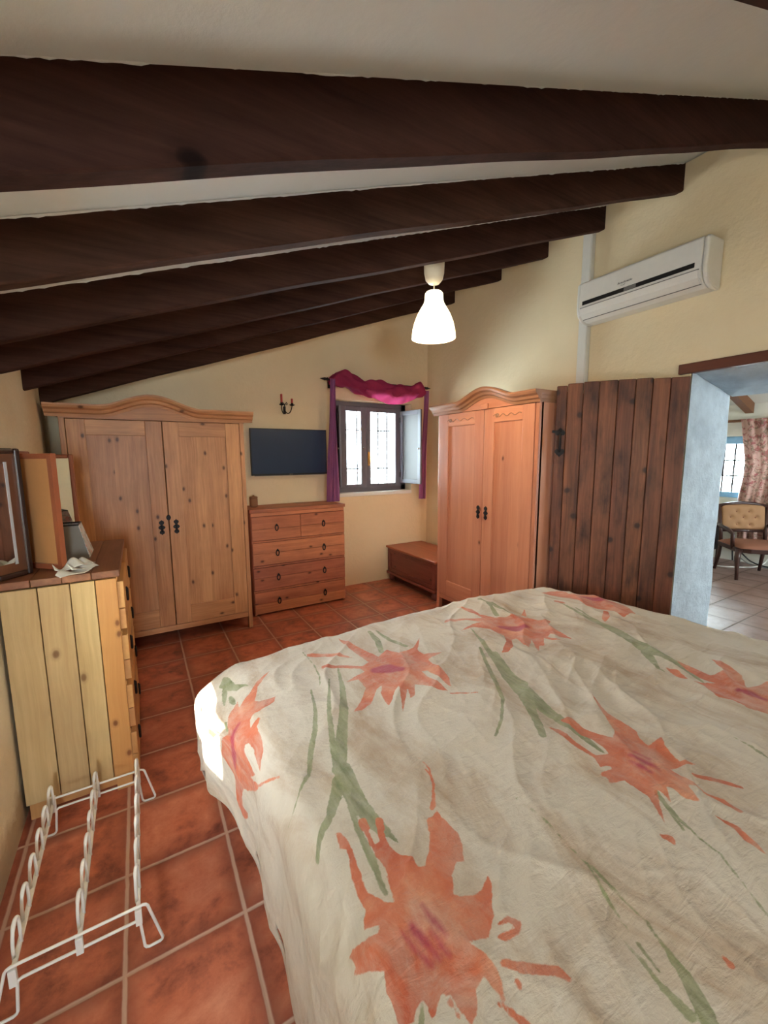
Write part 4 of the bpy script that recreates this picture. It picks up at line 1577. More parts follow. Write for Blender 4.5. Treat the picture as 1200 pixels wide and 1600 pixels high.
ORANGE_SHAPES = [
    [[0.742,1.688],[0.764,1.587],[0.785,1.5],[0.805,1.421],[0.868,1.461],[0.889,1.398],[0.969,1.406],[1.045,1.464],[0.97,1.377],[0.972,1.332],[1.047,1.302],[0.959,1.287],[0.952,1.241],[0.955,1.19],[0.936,1.124],[0.904,1.072],[0.906,1.118],[0.909,1.169],[0.903,1.219],[0.883,1.223],[0.88,1.179],[0.886,1.115],[0.881,1.064],[0.855,1.091],[0.833,1.141],[0.811,1.166],[0.774,1.112],[0.753,1.108],[0.771,1.154],[0.719,1.095],[0.689,1.059],[0.726,1.127],[0.754,1.186],[0.725,1.166],[0.694,1.131],[0.667,1.11],[0.67,1.148],[0.681,1.188],[0.715,1.234],[0.68,1.217],[0.627,1.16],[0.586,1.145],[0.555,1.15],[0.617,1.204],[0.649,1.24],[0.651,1.301],[0.603,1.314],[0.65,1.328],[0.699,1.338],[0.694,1.373],[0.634,1.418],[0.568,1.448],[0.573,1.474],[0.643,1.437],[0.712,1.384],[0.747,1.402],[0.738,1.497],[0.733,1.604]],
    [[0.56,1.606],[0.634,1.579],[0.675,1.534],[0.709,1.471],[0.671,1.497],[0.62,1.547],[0.553,1.581]],
    [[1.42,1.662],[1.466,1.589],[1.448,1.511],[1.497,1.453],[1.583,1.433],[1.643,1.421],[1.641,1.378],[1.574,1.445],[1.625,1.416],[1.713,1.471],[1.636,1.39],[1.641,1.33],[1.68,1.288],[1.62,1.252],[1.602,1.179],[1.568,1.087],[1.548,1.135],[1.554,1.187],[1.51,1.165],[1.516,1.097],[1.493,1.126],[1.494,1.169],[1.43,1.11],[1.412,1.122],[1.358,1.071],[1.391,1.122],[1.442,1.187],[1.362,1.127],[1.367,1.163],[1.396,1.23],[1.366,1.225],[1.317,1.168],[1.261,1.14],[1.232,1.151],[1.326,1.217],[1.371,1.275],[1.344,1.322],[1.323,1.376],[1.361,1.298],[1.362,1.349],[1.317,1.405],[1.237,1.405],[1.328,1.435],[1.388,1.437],[1.346,1.494],[1.239,1.535],[1.266,1.558],[1.382,1.496],[1.426,1.47],[1.433,1.533]],
    [[2.029,1.616],[2.152,1.634],[2.239,1.631],[2.184,1.549],[2.225,1.503],[2.261,1.441],[2.223,1.339],[2.222,1.263],[2.14,1.16],[2.026,1.154],[2.062,1.222],[2.059,1.269],[2.001,1.321],[2.072,1.434],[2.081,1.482],[2.039,1.555]],
    [[2.033,1.259],[2.034,1.235],[1.967,1.185],[1.888,1.161],[1.932,1.204]],
    [[1.717,0.762],[1.718,0.698],[1.711,0.648],[1.754,0.628],[1.822,0.698],[1.819,0.639],[1.782,0.587],[1.712,0.542],[1.778,0.511],[1.783,0.475],[1.604,0.409],[1.586,0.436],[1.569,0.476],[1.578,0.523],[1.567,0.558],[1.608,0.612],[1.617,0.653],[1.674,0.612],[1.665,0.655],[1.683,0.711]],
    [[1.643,0.761],[1.658,0.729],[1.621,0.67],[1.615,0.705]],
    [[1.0,0.745],[1.02,0.719],[1.009,0.656],[1.011,0.599],[1.046,0.581],[1.058,0.609],[1.063,0.64],[1.052,0.671],[1.064,0.727],[1.063,0.751],[1.098,0.735],[1.089,0.688],[1.101,0.643],[1.113,0.611],[1.145,0.625],[1.185,0.681],[1.267,0.782],[1.22,0.695],[1.218,0.64],[1.209,0.6],[1.176,0.572],[1.161,0.541],[1.209,0.54],[1.228,0.54],[1.195,0.515],[1.168,0.467],[1.2,0.439],[1.142,0.46],[1.122,0.468],[1.118,0.433],[1.109,0.391],[1.099,0.418],[1.07,0.387],[1.064,0.375],[1.047,0.401],[1.049,0.428],[1.039,0.439],[1.019,0.419],[1.005,0.412],[1.012,0.431],[1.011,0.444],[0.984,0.425],[0.936,0.387],[0.949,0.41],[0.977,0.445],[0.979,0.468],[0.986,0.507],[0.949,0.521],[0.96,0.537],[0.954,0.55],[0.968,0.555],[0.998,0.545],[1.008,0.554],[0.982,0.567],[1.0,0.599],[0.991,0.643],[0.995,0.7]],
    [[0.323,0.776],[0.335,0.768],[0.34,0.744],[0.34,0.718],[0.333,0.684],[0.329,0.652],[0.326,0.629],[0.338,0.608],[0.348,0.584],[0.358,0.577],[0.366,0.598],[0.372,0.633],[0.375,0.626],[0.379,0.653],[0.375,0.683],[0.378,0.721],[0.383,0.755],[0.39,0.769],[0.397,0.766],[0.39,0.738],[0.388,0.705],[0.399,0.707],[0.409,0.737],[0.419,0.756],[0.425,0.746],[0.418,0.719],[0.412,0.686],[0.419,0.659],[0.44,0.634],[0.436,0.613],[0.448,0.602],[0.46,0.615],[0.475,0.627],[0.497,0.653],[0.519,0.695],[0.536,0.694],[0.553,0.703],[0.551,0.68],[0.553,0.653],[0.557,0.631],[0.548,0.607],[0.527,0.576],[0.513,0.583],[0.487,0.566],[0.468,0.536],[0.475,0.526],[0.497,0.514],[0.52,0.515],[0.549,0.53],[0.544,0.514],[0.519,0.488],[0.502,0.465],[0.47,0.447],[0.443,0.455],[0.435,0.457],[0.447,0.429],[0.449,0.41],[0.445,0.393],[0.434,0.375],[0.428,0.395],[0.425,0.411],[0.404,0.407],[0.394,0.392],[0.385,0.384],[0.37,0.38],[0.368,0.406],[0.366,0.424],[0.354,0.433],[0.339,0.422],[0.323,0.412],[0.325,0.423],[0.328,0.441],[0.32,0.444],[0.296,0.429],[0.262,0.445],[0.269,0.458],[0.276,0.472],[0.275,0.485],[0.291,0.505],[0.254,0.528],[0.212,0.556],[0.232,0.552],[0.234,0.562],[0.225,0.576],[0.242,0.576],[0.28,0.562],[0.31,0.551],[0.317,0.559],[0.289,0.576],[0.298,0.59],[0.31,0.6],[0.307,0.62],[0.309,0.641],[0.313,0.667],[0.324,0.706],[0.328,0.726],[0.318,0.736],[0.323,0.758]],
    [[0.398,1.569],[0.356,1.52],[0.328,1.491],[0.309,1.437],[0.295,1.402],[0.306,1.386],[0.336,1.381],[0.364,1.376],[0.355,1.367],[0.35,1.347],[0.326,1.331],[0.297,1.322],[0.273,1.327],[0.259,1.316],[0.249,1.282],[0.266,1.292],[0.285,1.296],[0.286,1.284],[0.267,1.264],[0.264,1.238],[0.264,1.216],[0.244,1.175],[0.196,1.138],[0.204,1.168],[0.22,1.213],[0.219,1.24],[0.205,1.248],[0.187,1.229],[0.174,1.192],[0.166,1.158],[0.099,1.199],[0.15,1.144],[0.162,1.119],[0.143,1.125],[0.004,1.213],[-0.01,1.229],[-0.054,1.249],[-0.109,1.261],[-0.091,1.225],[-0.113,1.228],[-0.152,1.263],[-0.147,1.29],[-0.122,1.304],[-0.068,1.314],[-0.062,1.341],[-0.046,1.361],[0.095,1.353],[0.177,1.347],[0.222,1.417],[0.238,1.433],[0.254,1.469],[0.249,1.415],[0.269,1.444],[0.299,1.472],[0.324,1.517],[0.362,1.544]],
    [[0.12,1.415],[0.156,1.407],[0.144,1.375],[0.098,1.361],[0.007,1.39],[0.019,1.411]],
]
ORANGE_STROKES = [
    [[1.146,0.424,0.0054],[1.173,0.399,0.0087],[1.208,0.351,0.0052]],
    [[1.104,0.386,0.0025],[1.114,0.352,0.0078],[1.113,0.32,0.0058]],
    [[1.057,0.346,0.0017],[1.06,0.305,0.0059]],
    [[1.057,0.343,0.0021],[1.057,0.305,0.0075],[1.045,0.281,0.0096],[1.036,0.253,0.0018]],
    [[0.468,0.405,0.005],[0.486,0.388,0.0079],[0.512,0.364,0.0084],[0.527,0.346,0.0073],[0.534,0.335,0.0038]],
    [[0.465,0.379,0.0038],[0.466,0.372,0.0037]],
    [[0.423,0.376,0.003],[0.432,0.361,0.0053],[0.442,0.336,0.0057]],
    [[0.768,0.218,0.0033],[0.764,0.208,0.0048]],
    [[0.901,0.378,0.0053],[0.914,0.367,0.0063],[0.908,0.359,0.0028]],
    [[0.501,0.452,0.003],[0.52,0.448,0.0057],[0.529,0.433,0.0067],[0.518,0.426,0.0054],[0.497,0.432,0.0054],[0.486,0.437,0.0029]],
    [[0.552,0.711,0.0027],[0.591,0.764,0.0024],[0.604,0.797,0.0019],[0.605,0.822,0.0016]],
    [[0.465,0.405,0.0047],[0.474,0.397,0.0056]],
    [[0.359,0.418,0.0029],[0.36,0.414,0.0029]],
    [[0.362,0.402,0.002],[0.361,0.398,0.0025]],
    [[0.616,0.871,0.0017],[0.614,0.814,0.0024],[0.591,0.766,0.0023],[0.561,0.728,0.0028],[0.546,0.711,0.0048]],
    [[0.39,0.77,0.0098],[0.388,0.752,0.0095]],
    [[0.425,0.755,0.0082],[0.421,0.733,0.0079]],
    [[0.881,1.049,0.003],[0.951,0.992,0.003]],
    [[0.158,1.124,0.0038],[0.249,1.043,0.0027]],
    [[1.954,1.464,0.017],[1.954,1.429,0.0119]],
    [[0.168,1.113,0.0034],[0.211,1.077,0.0019],[0.251,1.041,0.0013]],
]
GREEN_SHAPES = [
    [[0.219,1.631],[0.243,1.681],[0.254,1.651],[0.265,1.581],[0.293,1.536],[0.301,1.513],[0.275,1.534],[0.26,1.533],[0.234,1.584]],
]
GREEN_STROKES = [
    [[0.629,1.444,0.0029],[0.58,1.289,0.0089],[0.532,1.175,0.0145],[0.477,1.073,0.0166],[0.419,0.96,0.0189],[0.404,0.894,0.0192],[0.405,0.825,0.0194],[0.413,0.759,0.018],[0.42,0.723,0.0156]],
    [[0.419,0.951,0.0265],[0.42,0.898,0.0187],[0.411,0.81,0.0167],[0.418,0.738,0.0114],[0.433,0.681,0.0012]],
    [[0.396,0.914,0.0188],[0.335,0.827,0.0102],[0.254,0.76,0.0081]],
    [[0.393,0.868,0.0047],[0.375,0.773,0.0065],[0.366,0.684,0.0091],[0.354,0.602,0.004]],
    [[0.561,1.366,0.0027],[0.486,1.191,0.0077],[0.429,1.026,0.0091],[0.404,0.926,0.0119]],
    [[0.387,0.906,0.0116],[0.344,0.849,0.009],[0.308,0.799,0.0047]],
    [[0.889,1.657,0.0096],[0.879,1.562,0.0144],[0.837,1.454,0.0115]],
    [[0.923,1.652,0.0048],[0.924,1.531,0.0108],[0.948,1.436,0.0102]],
    [[1.289,1.401,0.0029],[1.202,1.197,0.0113],[1.133,1.017,0.0258],[1.124,0.959,0.0282]],
    [[1.204,1.163,0.017],[1.127,1.014,0.0273],[1.093,0.907,0.0325],[1.074,0.822,0.0247],[1.053,0.71,0.0088],[1.036,0.594,0.0031]],
    [[1.071,0.888,0.021],[1.006,0.794,0.0129],[0.955,0.724,0.0104]],
    [[1.078,0.762,0.0047],[1.06,0.668,0.0059],[1.038,0.593,0.0038]],
    [[1.184,1.225,0.0059],[1.075,1.047,0.0085],[0.997,0.919,0.0072],[0.911,0.842,0.0036],[0.849,0.806,0.0042]],
    [[1.945,1.444,0.0048],[1.894,1.287,0.0105],[1.833,1.125,0.0199],[1.769,0.996,0.0223],[1.727,0.891,0.0251],[1.712,0.81,0.0186],[1.683,0.711,0.012],[1.644,0.637,0.0044]],
    [[1.703,0.867,0.0173],[1.617,0.768,0.0073],[1.616,0.746,0.0024]],
    [[1.946,1.349,0.0045],[1.888,1.208,0.0079],[1.777,1.023,0.0098]],
    [[1.004,0.441,0.0058],[0.984,0.403,0.0067],[0.967,0.355,0.0035],[0.954,0.293,0.0018],[0.933,0.26,0.0013],[0.9,0.204,0.0018]],
    [[0.996,0.427,0.0034],[0.972,0.39,0.0042],[0.955,0.362,0.0025]],
    [[0.734,0.624,0.0012],[0.736,0.532,0.0021],[0.73,0.482,0.0012],[0.722,0.426,0.0018],[0.704,0.377,0.0036],[0.686,0.325,0.0012]],
    [[0.729,0.421,0.0031],[0.726,0.373,0.002],[0.721,0.313,0.0018],[0.708,0.278,0.0024],[0.694,0.241,0.0094],[0.678,0.213,0.0131],[0.663,0.195,0.0124]],
    [[0.665,0.329,0.0012],[0.662,0.289,0.0033],[0.653,0.251,0.0061],[0.65,0.216,0.0085]],
    [[0.681,0.307,0.0024],[0.67,0.266,0.0022]],
    [[1.391,0.438,0.0015],[1.381,0.394,0.0036],[1.364,0.352,0.0028]],
    [[0.233,1.6,0.0076],[0.222,1.519,0.006],[0.217,1.471,0.0018]],
    [[0.238,1.521,0.0047],[0.24,1.476,0.0082],[0.244,1.451,0.0044]],
    [[0.197,1.388,0.0036],[0.181,1.359,0.006]],
    [[0.552,1.632,0.0021],[0.555,1.506,0.0028],[0.539,1.408,0.0029],[0.518,1.351,0.0016]],
    [[0.48,1.34,0.0021],[0.448,1.214,0.0058],[0.414,1.132,0.0084],[0.369,1.051,0.0085],[0.335,0.976,0.0051],[0.283,0.934,0.0028],[0.203,0.911,0.002]],
    [[1.597,1.669,0.0141],[1.592,1.559,0.0152],[1.597,1.451,0.0081]],
    [[1.587,1.605,0.009],[1.523,1.474,0.012]],
    [[0.324,0.441,0.0014],[0.308,0.422,0.0058]],
]
PINK_STROKES = [
    [[0.74,1.328,0.0212],[0.786,1.314,0.0316],[0.826,1.279,0.0142]],
    [[1.43,1.349,0.0175],[1.479,1.31,0.0314],[1.533,1.297,0.0141]],
    [[2.168,1.454,0.0187],[2.172,1.388,0.0285],[2.187,1.319,0.0126]],
    [[1.08,0.545,0.0045],[1.083,0.506,0.0093],[1.083,0.475,0.0021]],
    [[1.06,0.531,0.0029],[1.056,0.504,0.0084],[1.057,0.48,0.0027]],
    [[1.1,0.547,0.0023],[1.103,0.511,0.0044]],
    [[0.366,0.529,0.0071],[0.373,0.503,0.0075],[0.381,0.471,0.0026]],
    [[0.402,0.55,0.0019],[0.406,0.516,0.0062],[0.41,0.49,0.0021]],
    [[0.392,0.509,0.0021],[0.394,0.481,0.0044],[0.397,0.462,0.0013]],
    [[0.345,0.532,0.0014],[0.353,0.501,0.0027],[0.364,0.472,0.0039]],
    [[1.662,0.545,0.0081],[1.677,0.516,0.018],[1.677,0.481,0.0077]],
    [[0.227,1.349,0.0031],[0.121,1.295,0.0177],[0.011,1.295,0.0129],[-0.03,1.286,0.0036]],
]
CREASES = [
    [[0.437,0.776,0.002],[0.667,0.756,0.0024],[0.854,0.747,0.0027],[0.931,0.757,0.0025],[1.234,0.769,0.0031],[1.559,0.754,0.0035],[1.942,0.766,0.0045]],
    [[0.775,0.421,0.0014],[0.79,0.366,0.0013],[0.89,0.302,0.0013],[0.877,0.244,0.0012],[0.858,0.19,0.0012]],
    [[0.288,0.794,0.0018],[0.468,0.764,0.0016],[0.703,0.756,0.0019]],
    [[1.333,1.058,0.0041],[1.265,0.8,0.0032],[1.239,0.582,0.0026]],
    [[1.933,1.144,0.0059],[1.681,0.758,0.0037],[1.631,0.515,0.0029]],
]


def vnoise(x, y, seed):
    rs = np.random.RandomState(seed)
    G = rs.rand(64, 64)
    xi, yi = np.floor(x).astype(int), np.floor(y).astype(int)
    xf, yf = x - xi, y - yi
    xf, yf = xf * xf * (3 - 2 * xf), yf * yf * (3 - 2 * yf)
    a, b = G[xi % 64, yi % 64], G[(xi + 1) % 64, yi % 64]
    c, d = G[xi % 64, (yi + 1) % 64], G[(xi + 1) % 64, (yi + 1) % 64]
    return (a * (1 - xf) + b * xf) * (1 - yf) + (c * (1 - xf) + d * xf) * yf


def poly_sd(U, V, pts, out):
    """signed distance to a polygon (positive inside), max-combined into out"""
    p = np.array(pts, float)
    lo, hi = p.min(0) - 0.04, p.max(0) + 0.04
    idx = np.nonzero((U >= lo[0]) & (U <= hi[0]) & (V >= lo[1]) & (V <= hi[1]))[0]
    if len(idx) == 0:
        return
    u, v = U[idx], V[idx]
    d2 = np.full(len(idx), 1e9)
    ins = np.zeros(len(idx), bool)
    n = len(p)
    for i in range(n):
        a, b = p[i], p[(i + 1) % n]
        e = b - a
        t = np.clip(((u - a[0]) * e[0] + (v - a[1]) * e[1]) / (e @ e + 1e-12), 0, 1)
        d2 = np.minimum(d2, (u - a[0] - t * e[0]) ** 2 + (v - a[1] - t * e[1]) ** 2)
        if a[1] != b[1]:
            c = ((a[1] > v) != (b[1] > v)) & (u < (b[0] - a[0]) * (v - a[1]) / (b[1] - a[1]) + a[0])
            ins ^= c
    s = np.where(ins, 1, -1) * np.sqrt(d2)
    out[idx] = np.maximum(out[idx], s)


def stroke_sd(U, V, pts, out):
    p = np.array(pts, float)
    lo, hi = p[:, :2].min(0) - 0.06, p[:, :2].max(0) + 0.06
    idx = np.nonzero((U >= lo[0]) & (U <= hi[0]) & (V >= lo[1]) & (V <= hi[1]))[0]
    if len(idx) == 0:
        return
    u, v = U[idx], V[idx]
    s = np.full(len(idx), -1.0)
    for a, b in zip(p[:-1], p[1:]):
        e = b[:2] - a[:2]
        t = np.clip(((u - a[0]) * e[0] + (v - a[1]) * e[1]) / (e @ e + 1e-12), 0, 1)
        d = np.sqrt((u - a[0] - t * e[0]) ** 2 + (v - a[1] - t * e[1]) ** 2)
        s = np.maximum(s, a[2] + (b[2] - a[2]) * t - d)
    out[idx] = np.maximum(out[idx], s)


NU, NV = 600, 560
U2, V2 = grid(NU, NV)
X, Y, Z = duvet_surface(U2, V2)
# soft dents, puffiness and wrinkles of the filling
wr = 0.022 * (vnoise(U2 * 3.2 + 5, V2 * 3.0 + 9, 1) - 0.5)
ca, sa = math.cos(0.62), math.sin(0.62)
for k, (ang, fu, fv, amp, sd) in enumerate(((0.62, 5, 26, 0.012, 3), (0.85, 8, 44, 0.008, 4), (-0.5, 6, 30, 0.0065, 5), (0.2, 12, 60, 0.0028, 6), (1.35, 9, 48, 0.0028, 7))):
    ca, sa = math.cos(ang), math.sin(ang)
    a = U2 * sa + V2 * ca + 20
    b = U2 * ca - V2 * sa + 20
    wx_ = a * fu / 2.2 + 0.5 * vnoise(a * 3, b * 3, sd + 20)
    wy_ = b * fv / 3.2 + 1.1 * vnoise(a * 4, b * 4, sd + 40)
    nz = vnoise(wx_, wy_, sd)
    rid = 1 - np.abs(2 * nz - 1)
    env = 0.35 + 0.9 * vnoise(U2 * 2.2 + sd, V2 * 2.2 + 2 * sd, sd + 60)
    wr = wr + amp * (rid ** 2.2 - 0.35) * env
Uf, Vf = U2.ravel(), V2.ravel()
FAR = -0.03
sd_o = np.full(Uf.shape, FAR)
sd_g = np.full(Uf.shape, FAR)
sd_p = np.full(Uf.shape, FAR)
sd_c = np.full(Uf.shape, FAR)
# the print repeats towards the head of the bed
for grp in (ORANGE_SHAPES[:2], GREEN_SHAPES):
    grp_shift = [[(a - 0.36, b - 1.38) for a, b in s] for s in grp]
    (ORANGE_SHAPES if grp is not GREEN_SHAPES else GREEN_SHAPES).extend(grp_shift)
GREEN_STROKES.extend([[(a - 0.30, b - 1.45, w_) for a, b, w_ in s] for s in GREEN_STROKES[:3]])
for s in ORANGE_SHAPES:
    poly_sd(Uf, Vf, s, sd_o)
for s in ORANGE_STROKES:
    stroke_sd(Uf, Vf, s, sd_o)
for s in GREEN_SHAPES:
    poly_sd(Uf, Vf, s, sd_g)
for s in GREEN_STROKES:
    stroke_sd(Uf, Vf, s, sd_g)
for s in PINK_STROKES:
    stroke_sd(Uf, Vf, s, sd_p)
for s in CREASES:
    stroke_sd(Uf, Vf, [(a, b, 0.0) for a, b, c in s], sd_c)
cr_ = sd_c.reshape(U2.shape)
wr = wr + 0.0022 * np.exp(-(cr_ / 0.005) ** 2)
# hanging side: long soft vertical pleats
a_ = np.clip((BX0 + 0.11 - U2) / 0.2, 0, 1)
wr = wr * (1 - 0.4 * a_) + a_ * 0.010 * (np.sin(V2 * 21 + 3 * np.sin(V2 * 5)) * 0.6 + vnoise(V2 * 9 + 30, U2 * 3 + 30, 11) - 0.5)
Pt = np.stack([X, Y, Z], -1)
nrm = np.cross(np.gradient(Pt, axis=0), np.gradient(Pt, axis=1))
nrm /= np.linalg.norm(nrm, axis=-1, keepdims=True) + 1e-12
Pt = Pt + nrm * wr[..., None]
Pt[..., 2] = np.maximum(Pt[..., 2], 0.02)
me = bpy.data.meshes.new('duvet')
ii, jj = np.meshgrid(np.arange(NU - 1), np.arange(NV - 1), indexing='ij')
q = np.stack([ii * NV + jj, (ii + 1) * NV + jj, (ii + 1) * NV + jj + 1, ii * NV + jj + 1], -1).reshape(-1, 4)
uc, vc = Uf[q].mean(1), Vf[q].mean(1)
keep = np.ones(len(q), bool)
# worn slits in the hem that hangs over the bed's left side
for (v0, v1) in ((1.135, 1.195), (0.93, 1.02)):
    c = (v0 + v1) / 2
    keep &= ~((((uc - (UL + 0.040)) / 0.014) ** 4 + ((vc - c) / ((v1 - v0) / 2)) ** 4) < 1)
q = q[keep]
me.vertices.add(NU * NV)
me.vertices.foreach_set('co', (Pt - np.array([1.25, 0.6, 0.0])).reshape(-1).astype(np.float32))
me.loops.add(len(q) * 4)
me.loops.foreach_set('vertex_index', q.reshape(-1).astype(np.int32))
me.polygons.add(len(q))
me.polygons.foreach_set('loop_start', (np.arange(len(q)) * 4).astype(np.int32))
me.polygons.foreach_set('use_smooth', np.ones(len(q), bool))
me.update(calc_edges=True)
for nm, arr in (('motif_orange', sd_o), ('motif_green', sd_g), ('motif_pink', sd_p)):
    at = me.attributes.new(nm, 'FLOAT', 'POINT')
    at.data.foreach_set('value', arr.astype(np.float32))
at = me.attributes.new('cloth_uv', 'FLOAT_VECTOR', 'POINT')
at.data.foreach_set('vector', np.stack([Uf, Vf, np.zeros_like(Uf)], -1).reshape(-1).astype(np.float32))

dm_, nt, b = new_mat('flowered_duvet_cotton')
uvn = N(nt, 'ShaderNodeAttribute', attribute_name='cloth_uv').outputs['Vector']
e1 = noise(nt, uvn, 70, 3, 0.6)
e2 = noise(nt, uvn, 16, 4, 0.65)
edge = math_node(nt, 'ADD', math_node(nt, 'MULTIPLY', math_node(nt, 'SUBTRACT', e1.outputs[0], 0.5), 0.008), math_node(nt, 'MULTIPLY', math_node(nt, 'SUBTRACT', e2.outputs[0], 0.5), 0.008))


def motif(attr, soft=0.0012):
    a = N(nt, 'ShaderNodeAttribute', attribute_name=attr).outputs['Fac']
    s = math_node(nt, 'ADD', a, edge)
    mr = N(nt, 'ShaderNodeMapRange')
    mr.inputs['From Min'].default_value = -soft
    mr.inputs['From Max'].default_value = soft
    L(nt, s, mr.inputs['Value'])
    return mr.outputs[0]


wash = noise(nt, mapped(nt, uvn, (5.0, 2.2, 1), (0, 0, 0), (0, 0, 0.5)), 1.0, 6, 0.66, 0.7)
wash2 = noise(nt, mapped(nt, uvn, (9, 6, 1), (3, 1, 0), (0, 0, 0.5)), 1.0, 5, 0.6, 0.4)
wf = ramp(nt, wash.outputs[0], [(0.46, (0, 0, 0, 1)), (0.66, (1, 1, 1, 1))])
wf = math_node(nt, 'MULTIPLY', wf, math_node(nt, 'ADD', math_node(nt, 'MULTIPLY', wash2.outputs[0], 0.8), 0.2))
base = mix_col(nt, wf, srgb(198, 186, 170), srgb(148, 112, 76))
gcol = ramp(nt, noise(nt, mapped(nt, uvn, (30, 9, 1)), 1.0, 4).outputs[0], [(0.3, srgb(98, 104, 66)), (0.7, srgb(146, 150, 110))])
ocol = ramp(nt, noise(nt, uvn, 8, 5, 0.6).outputs[0], [(0.32, srgb(180, 80, 48)), (0.55, srgb(196, 104, 70)), (0.72, srgb(208, 140, 106))])
streak = noise(nt, mapped(nt, uvn, (60, 14, 1)), 1.0, 3)
c = mix_col(nt, math_node(nt, 'MULTIPLY', motif('motif_green'), math_node(nt, 'ADD', math_node(nt, 'MULTIPLY', streak.outputs[0], 0.9), 0.35)), base, gcol)
pale = ramp(nt, noise(nt, mapped(nt, uvn, (13, 9, 1), (2, 7, 0)), 1.0, 5, 0.65, 0.6).outputs[0], [(0.36, (0.62, 0.62, 0.62, 1)), (0.56, (1, 1, 1, 1))])
c = mix_col(nt, math_node(nt, 'MULTIPLY', math_node(nt, 'MULTIPLY', motif('motif_orange'), pale), 0.95), c, ocol)
c = mix_col(nt, math_node(nt, 'MULTIPLY', motif('motif_pink', 0.006), 0.85), c, srgb(160, 48, 72))
L(nt, c, b.inputs['Base Color'])
b.inputs['Roughness'].default_value = 0.75
b.inputs['Specular IOR Level'].default_value = 0.25
b.inputs['Sheen Weight'].default_value = 0.15
bh = math_node(nt, 'ADD', noise(nt, mapped(nt, uvn, (14, 40, 1), (0, 0, 0), (0, 0, 0.62)), 1.0, 5, 0.6, 0.5).outputs[0], math_node(nt, 'MULTIPLY', noise(nt, uvn, 55, 4).outputs[0], 0.35))
bump(nt, b, bh, 0.6, 0.010)
me.materials.append(dm_)
dv_o = bpy.data.objects.new('duvet', me)
COL.objects.link(dv_o)
dv_o.location = (1.25, 0.6, 0)
tag(dv_o, 'cream duvet printed with large orange flowers and green stems, spread over the bed', 'duvet')
sm = dv_o.modifiers.new('thickness', 'SOLIDIFY')
sm.thickness = 0.006
sm.offset = 1.0 if False else -1.0

# ------------------------------------------------------------------ the next room
w2_ = thing('window_2', None, None, (XF + 0.1, (FW[0] + FW[1]) / 2, FW[2]))
structure(w2_)
wy_c, wz0 = w2_.location.y, FW[2]
m = MB()
hw_, hh_ = (FW[1] - FW[0]) / 2 - 0.001, FW[3] - FW[2]
for (a, b_, c_, d_) in ((-hw_, hw_, 0.001, 0.075), (-hw_, hw_, hh_ - 0.105, hh_ - 0.001), (-hw_, -hw_ + 0.05, 0.075, hh_ - 0.105), (hw_ - 0.05, hw_, 0.075, hh_ - 0.105)):
    m.box(-0.04, 0.03, a, b_, c_, d_)
m.link('window_frame', M['bluepaint'], w2_, bevel=0.004)
m = MB()
for y in (-0.21, -0.085, 0.04, 0.165, 0.29):
    m.box(-0.012, 0.0, y - 0.010, y + 0.010, 0.075, hh_ - 0.105)
for z in (0.305, 0.52):
    m.box(-0.012, 0.0, -hw_ + 0.05, hw_ - 0.05, z - 0.010, z + 0.010)
m.link('glazing_bars', M['iron'], w2_)
m = MB()
m.box(0.004, 0.008, -hw_ + 0.045, hw_ - 0.045, 0.07, hh_ - 0.1)
m.link('pane', M['glass'], w2_)

cp2 = thing('curtain_pole', 'brown wooden curtain pole over the next room window, seen through the doorway', 'curtain pole', (XF - 0.09, 2.25, 1.945))
m = MB()
m.tube([(0, -0.72, 0), (0, 0.50, 0)], 0.019, 12)
m.link('rod', M['beam2'], cp2)
for y in (-0.68, 0.46):
    m = MB()
    m.tube([(0, y, 0), (0.088, y, -0.01)], 0.012, 8)
    m.link('bracket', M['beam2'], cp2)
cu2 = thing('floral_curtain', 'long pink floral curtain drawn back beside the next room window', 'curtain', (XF - 0.09, 2.1, 1.2))


def fcur(u, v):
    z = 1.962 + (0.25 - 1.962) * v
    left = float(np.interp(z, [0.2, 0.88, 1.05, 1.32, 1.6, 1.97], [2.40, 2.44, 2.42, 2.395, 2.44, 2.50]))
    right = 1.62
    y = right + (left - right) * u
    x = -0.030 - 0.030 * math.sin(u * 2 * PI * 7 + 0.5 * math.sin(4 * v)) * (0.6 + 0.4 * v) - 0.02
    return (x, y - 2.1, z - 1.2)


m = MB()
m.gridfn(fcur, 130, 40)
m.link('cloth', M['floral'], cu2, smooth=True)


def voile(u, v):
    z = 1.62 + (0.86 - 1.62) * v
    left = float(np.interp(z, [0.86, 1.05, 1.32, 1.62], [2.475, 2.455, 2.42, 2.44]))
    y = 2.33 + (left - 2.33) * u
    return (0.02 + 0.006 * math.sin(u * 9), y - 2.1, z - 1.2)


m = MB()
m.gridfn(voile, 16, 24)
M['voile'] = cloth('white_voile', srgb(228, 228, 236), 0.5)
m.link('voile', M['voile'], cu2, smooth=True)['label'] = 'white voile edge against the window light'

# armchair
ch = thing('armchair', 'dark wooden armchair with buttoned gold back and rust seat, seen through the doorway', 'chair', (6.46, 2.03, 0), math.radians(-44))
sw, sdp = 0.27, 0.24
m = MB()
for (t0, t1) in ((0, 1),):
    pts = [(-sw, sdp), (-sw - 0.01, -sdp + 0.05), (-sw * 0.6, -sdp - 0.03), (0, -sdp - 0.05), (sw * 0.6, -sdp - 0.03), (sw + 0.01, -sdp + 0.05), (sw, sdp)]
    m.prism(pts, xy, 0.33, 0.385)
m.link('seat_rail', M['chairwood'], ch, bevel=0.008)
m = MB()


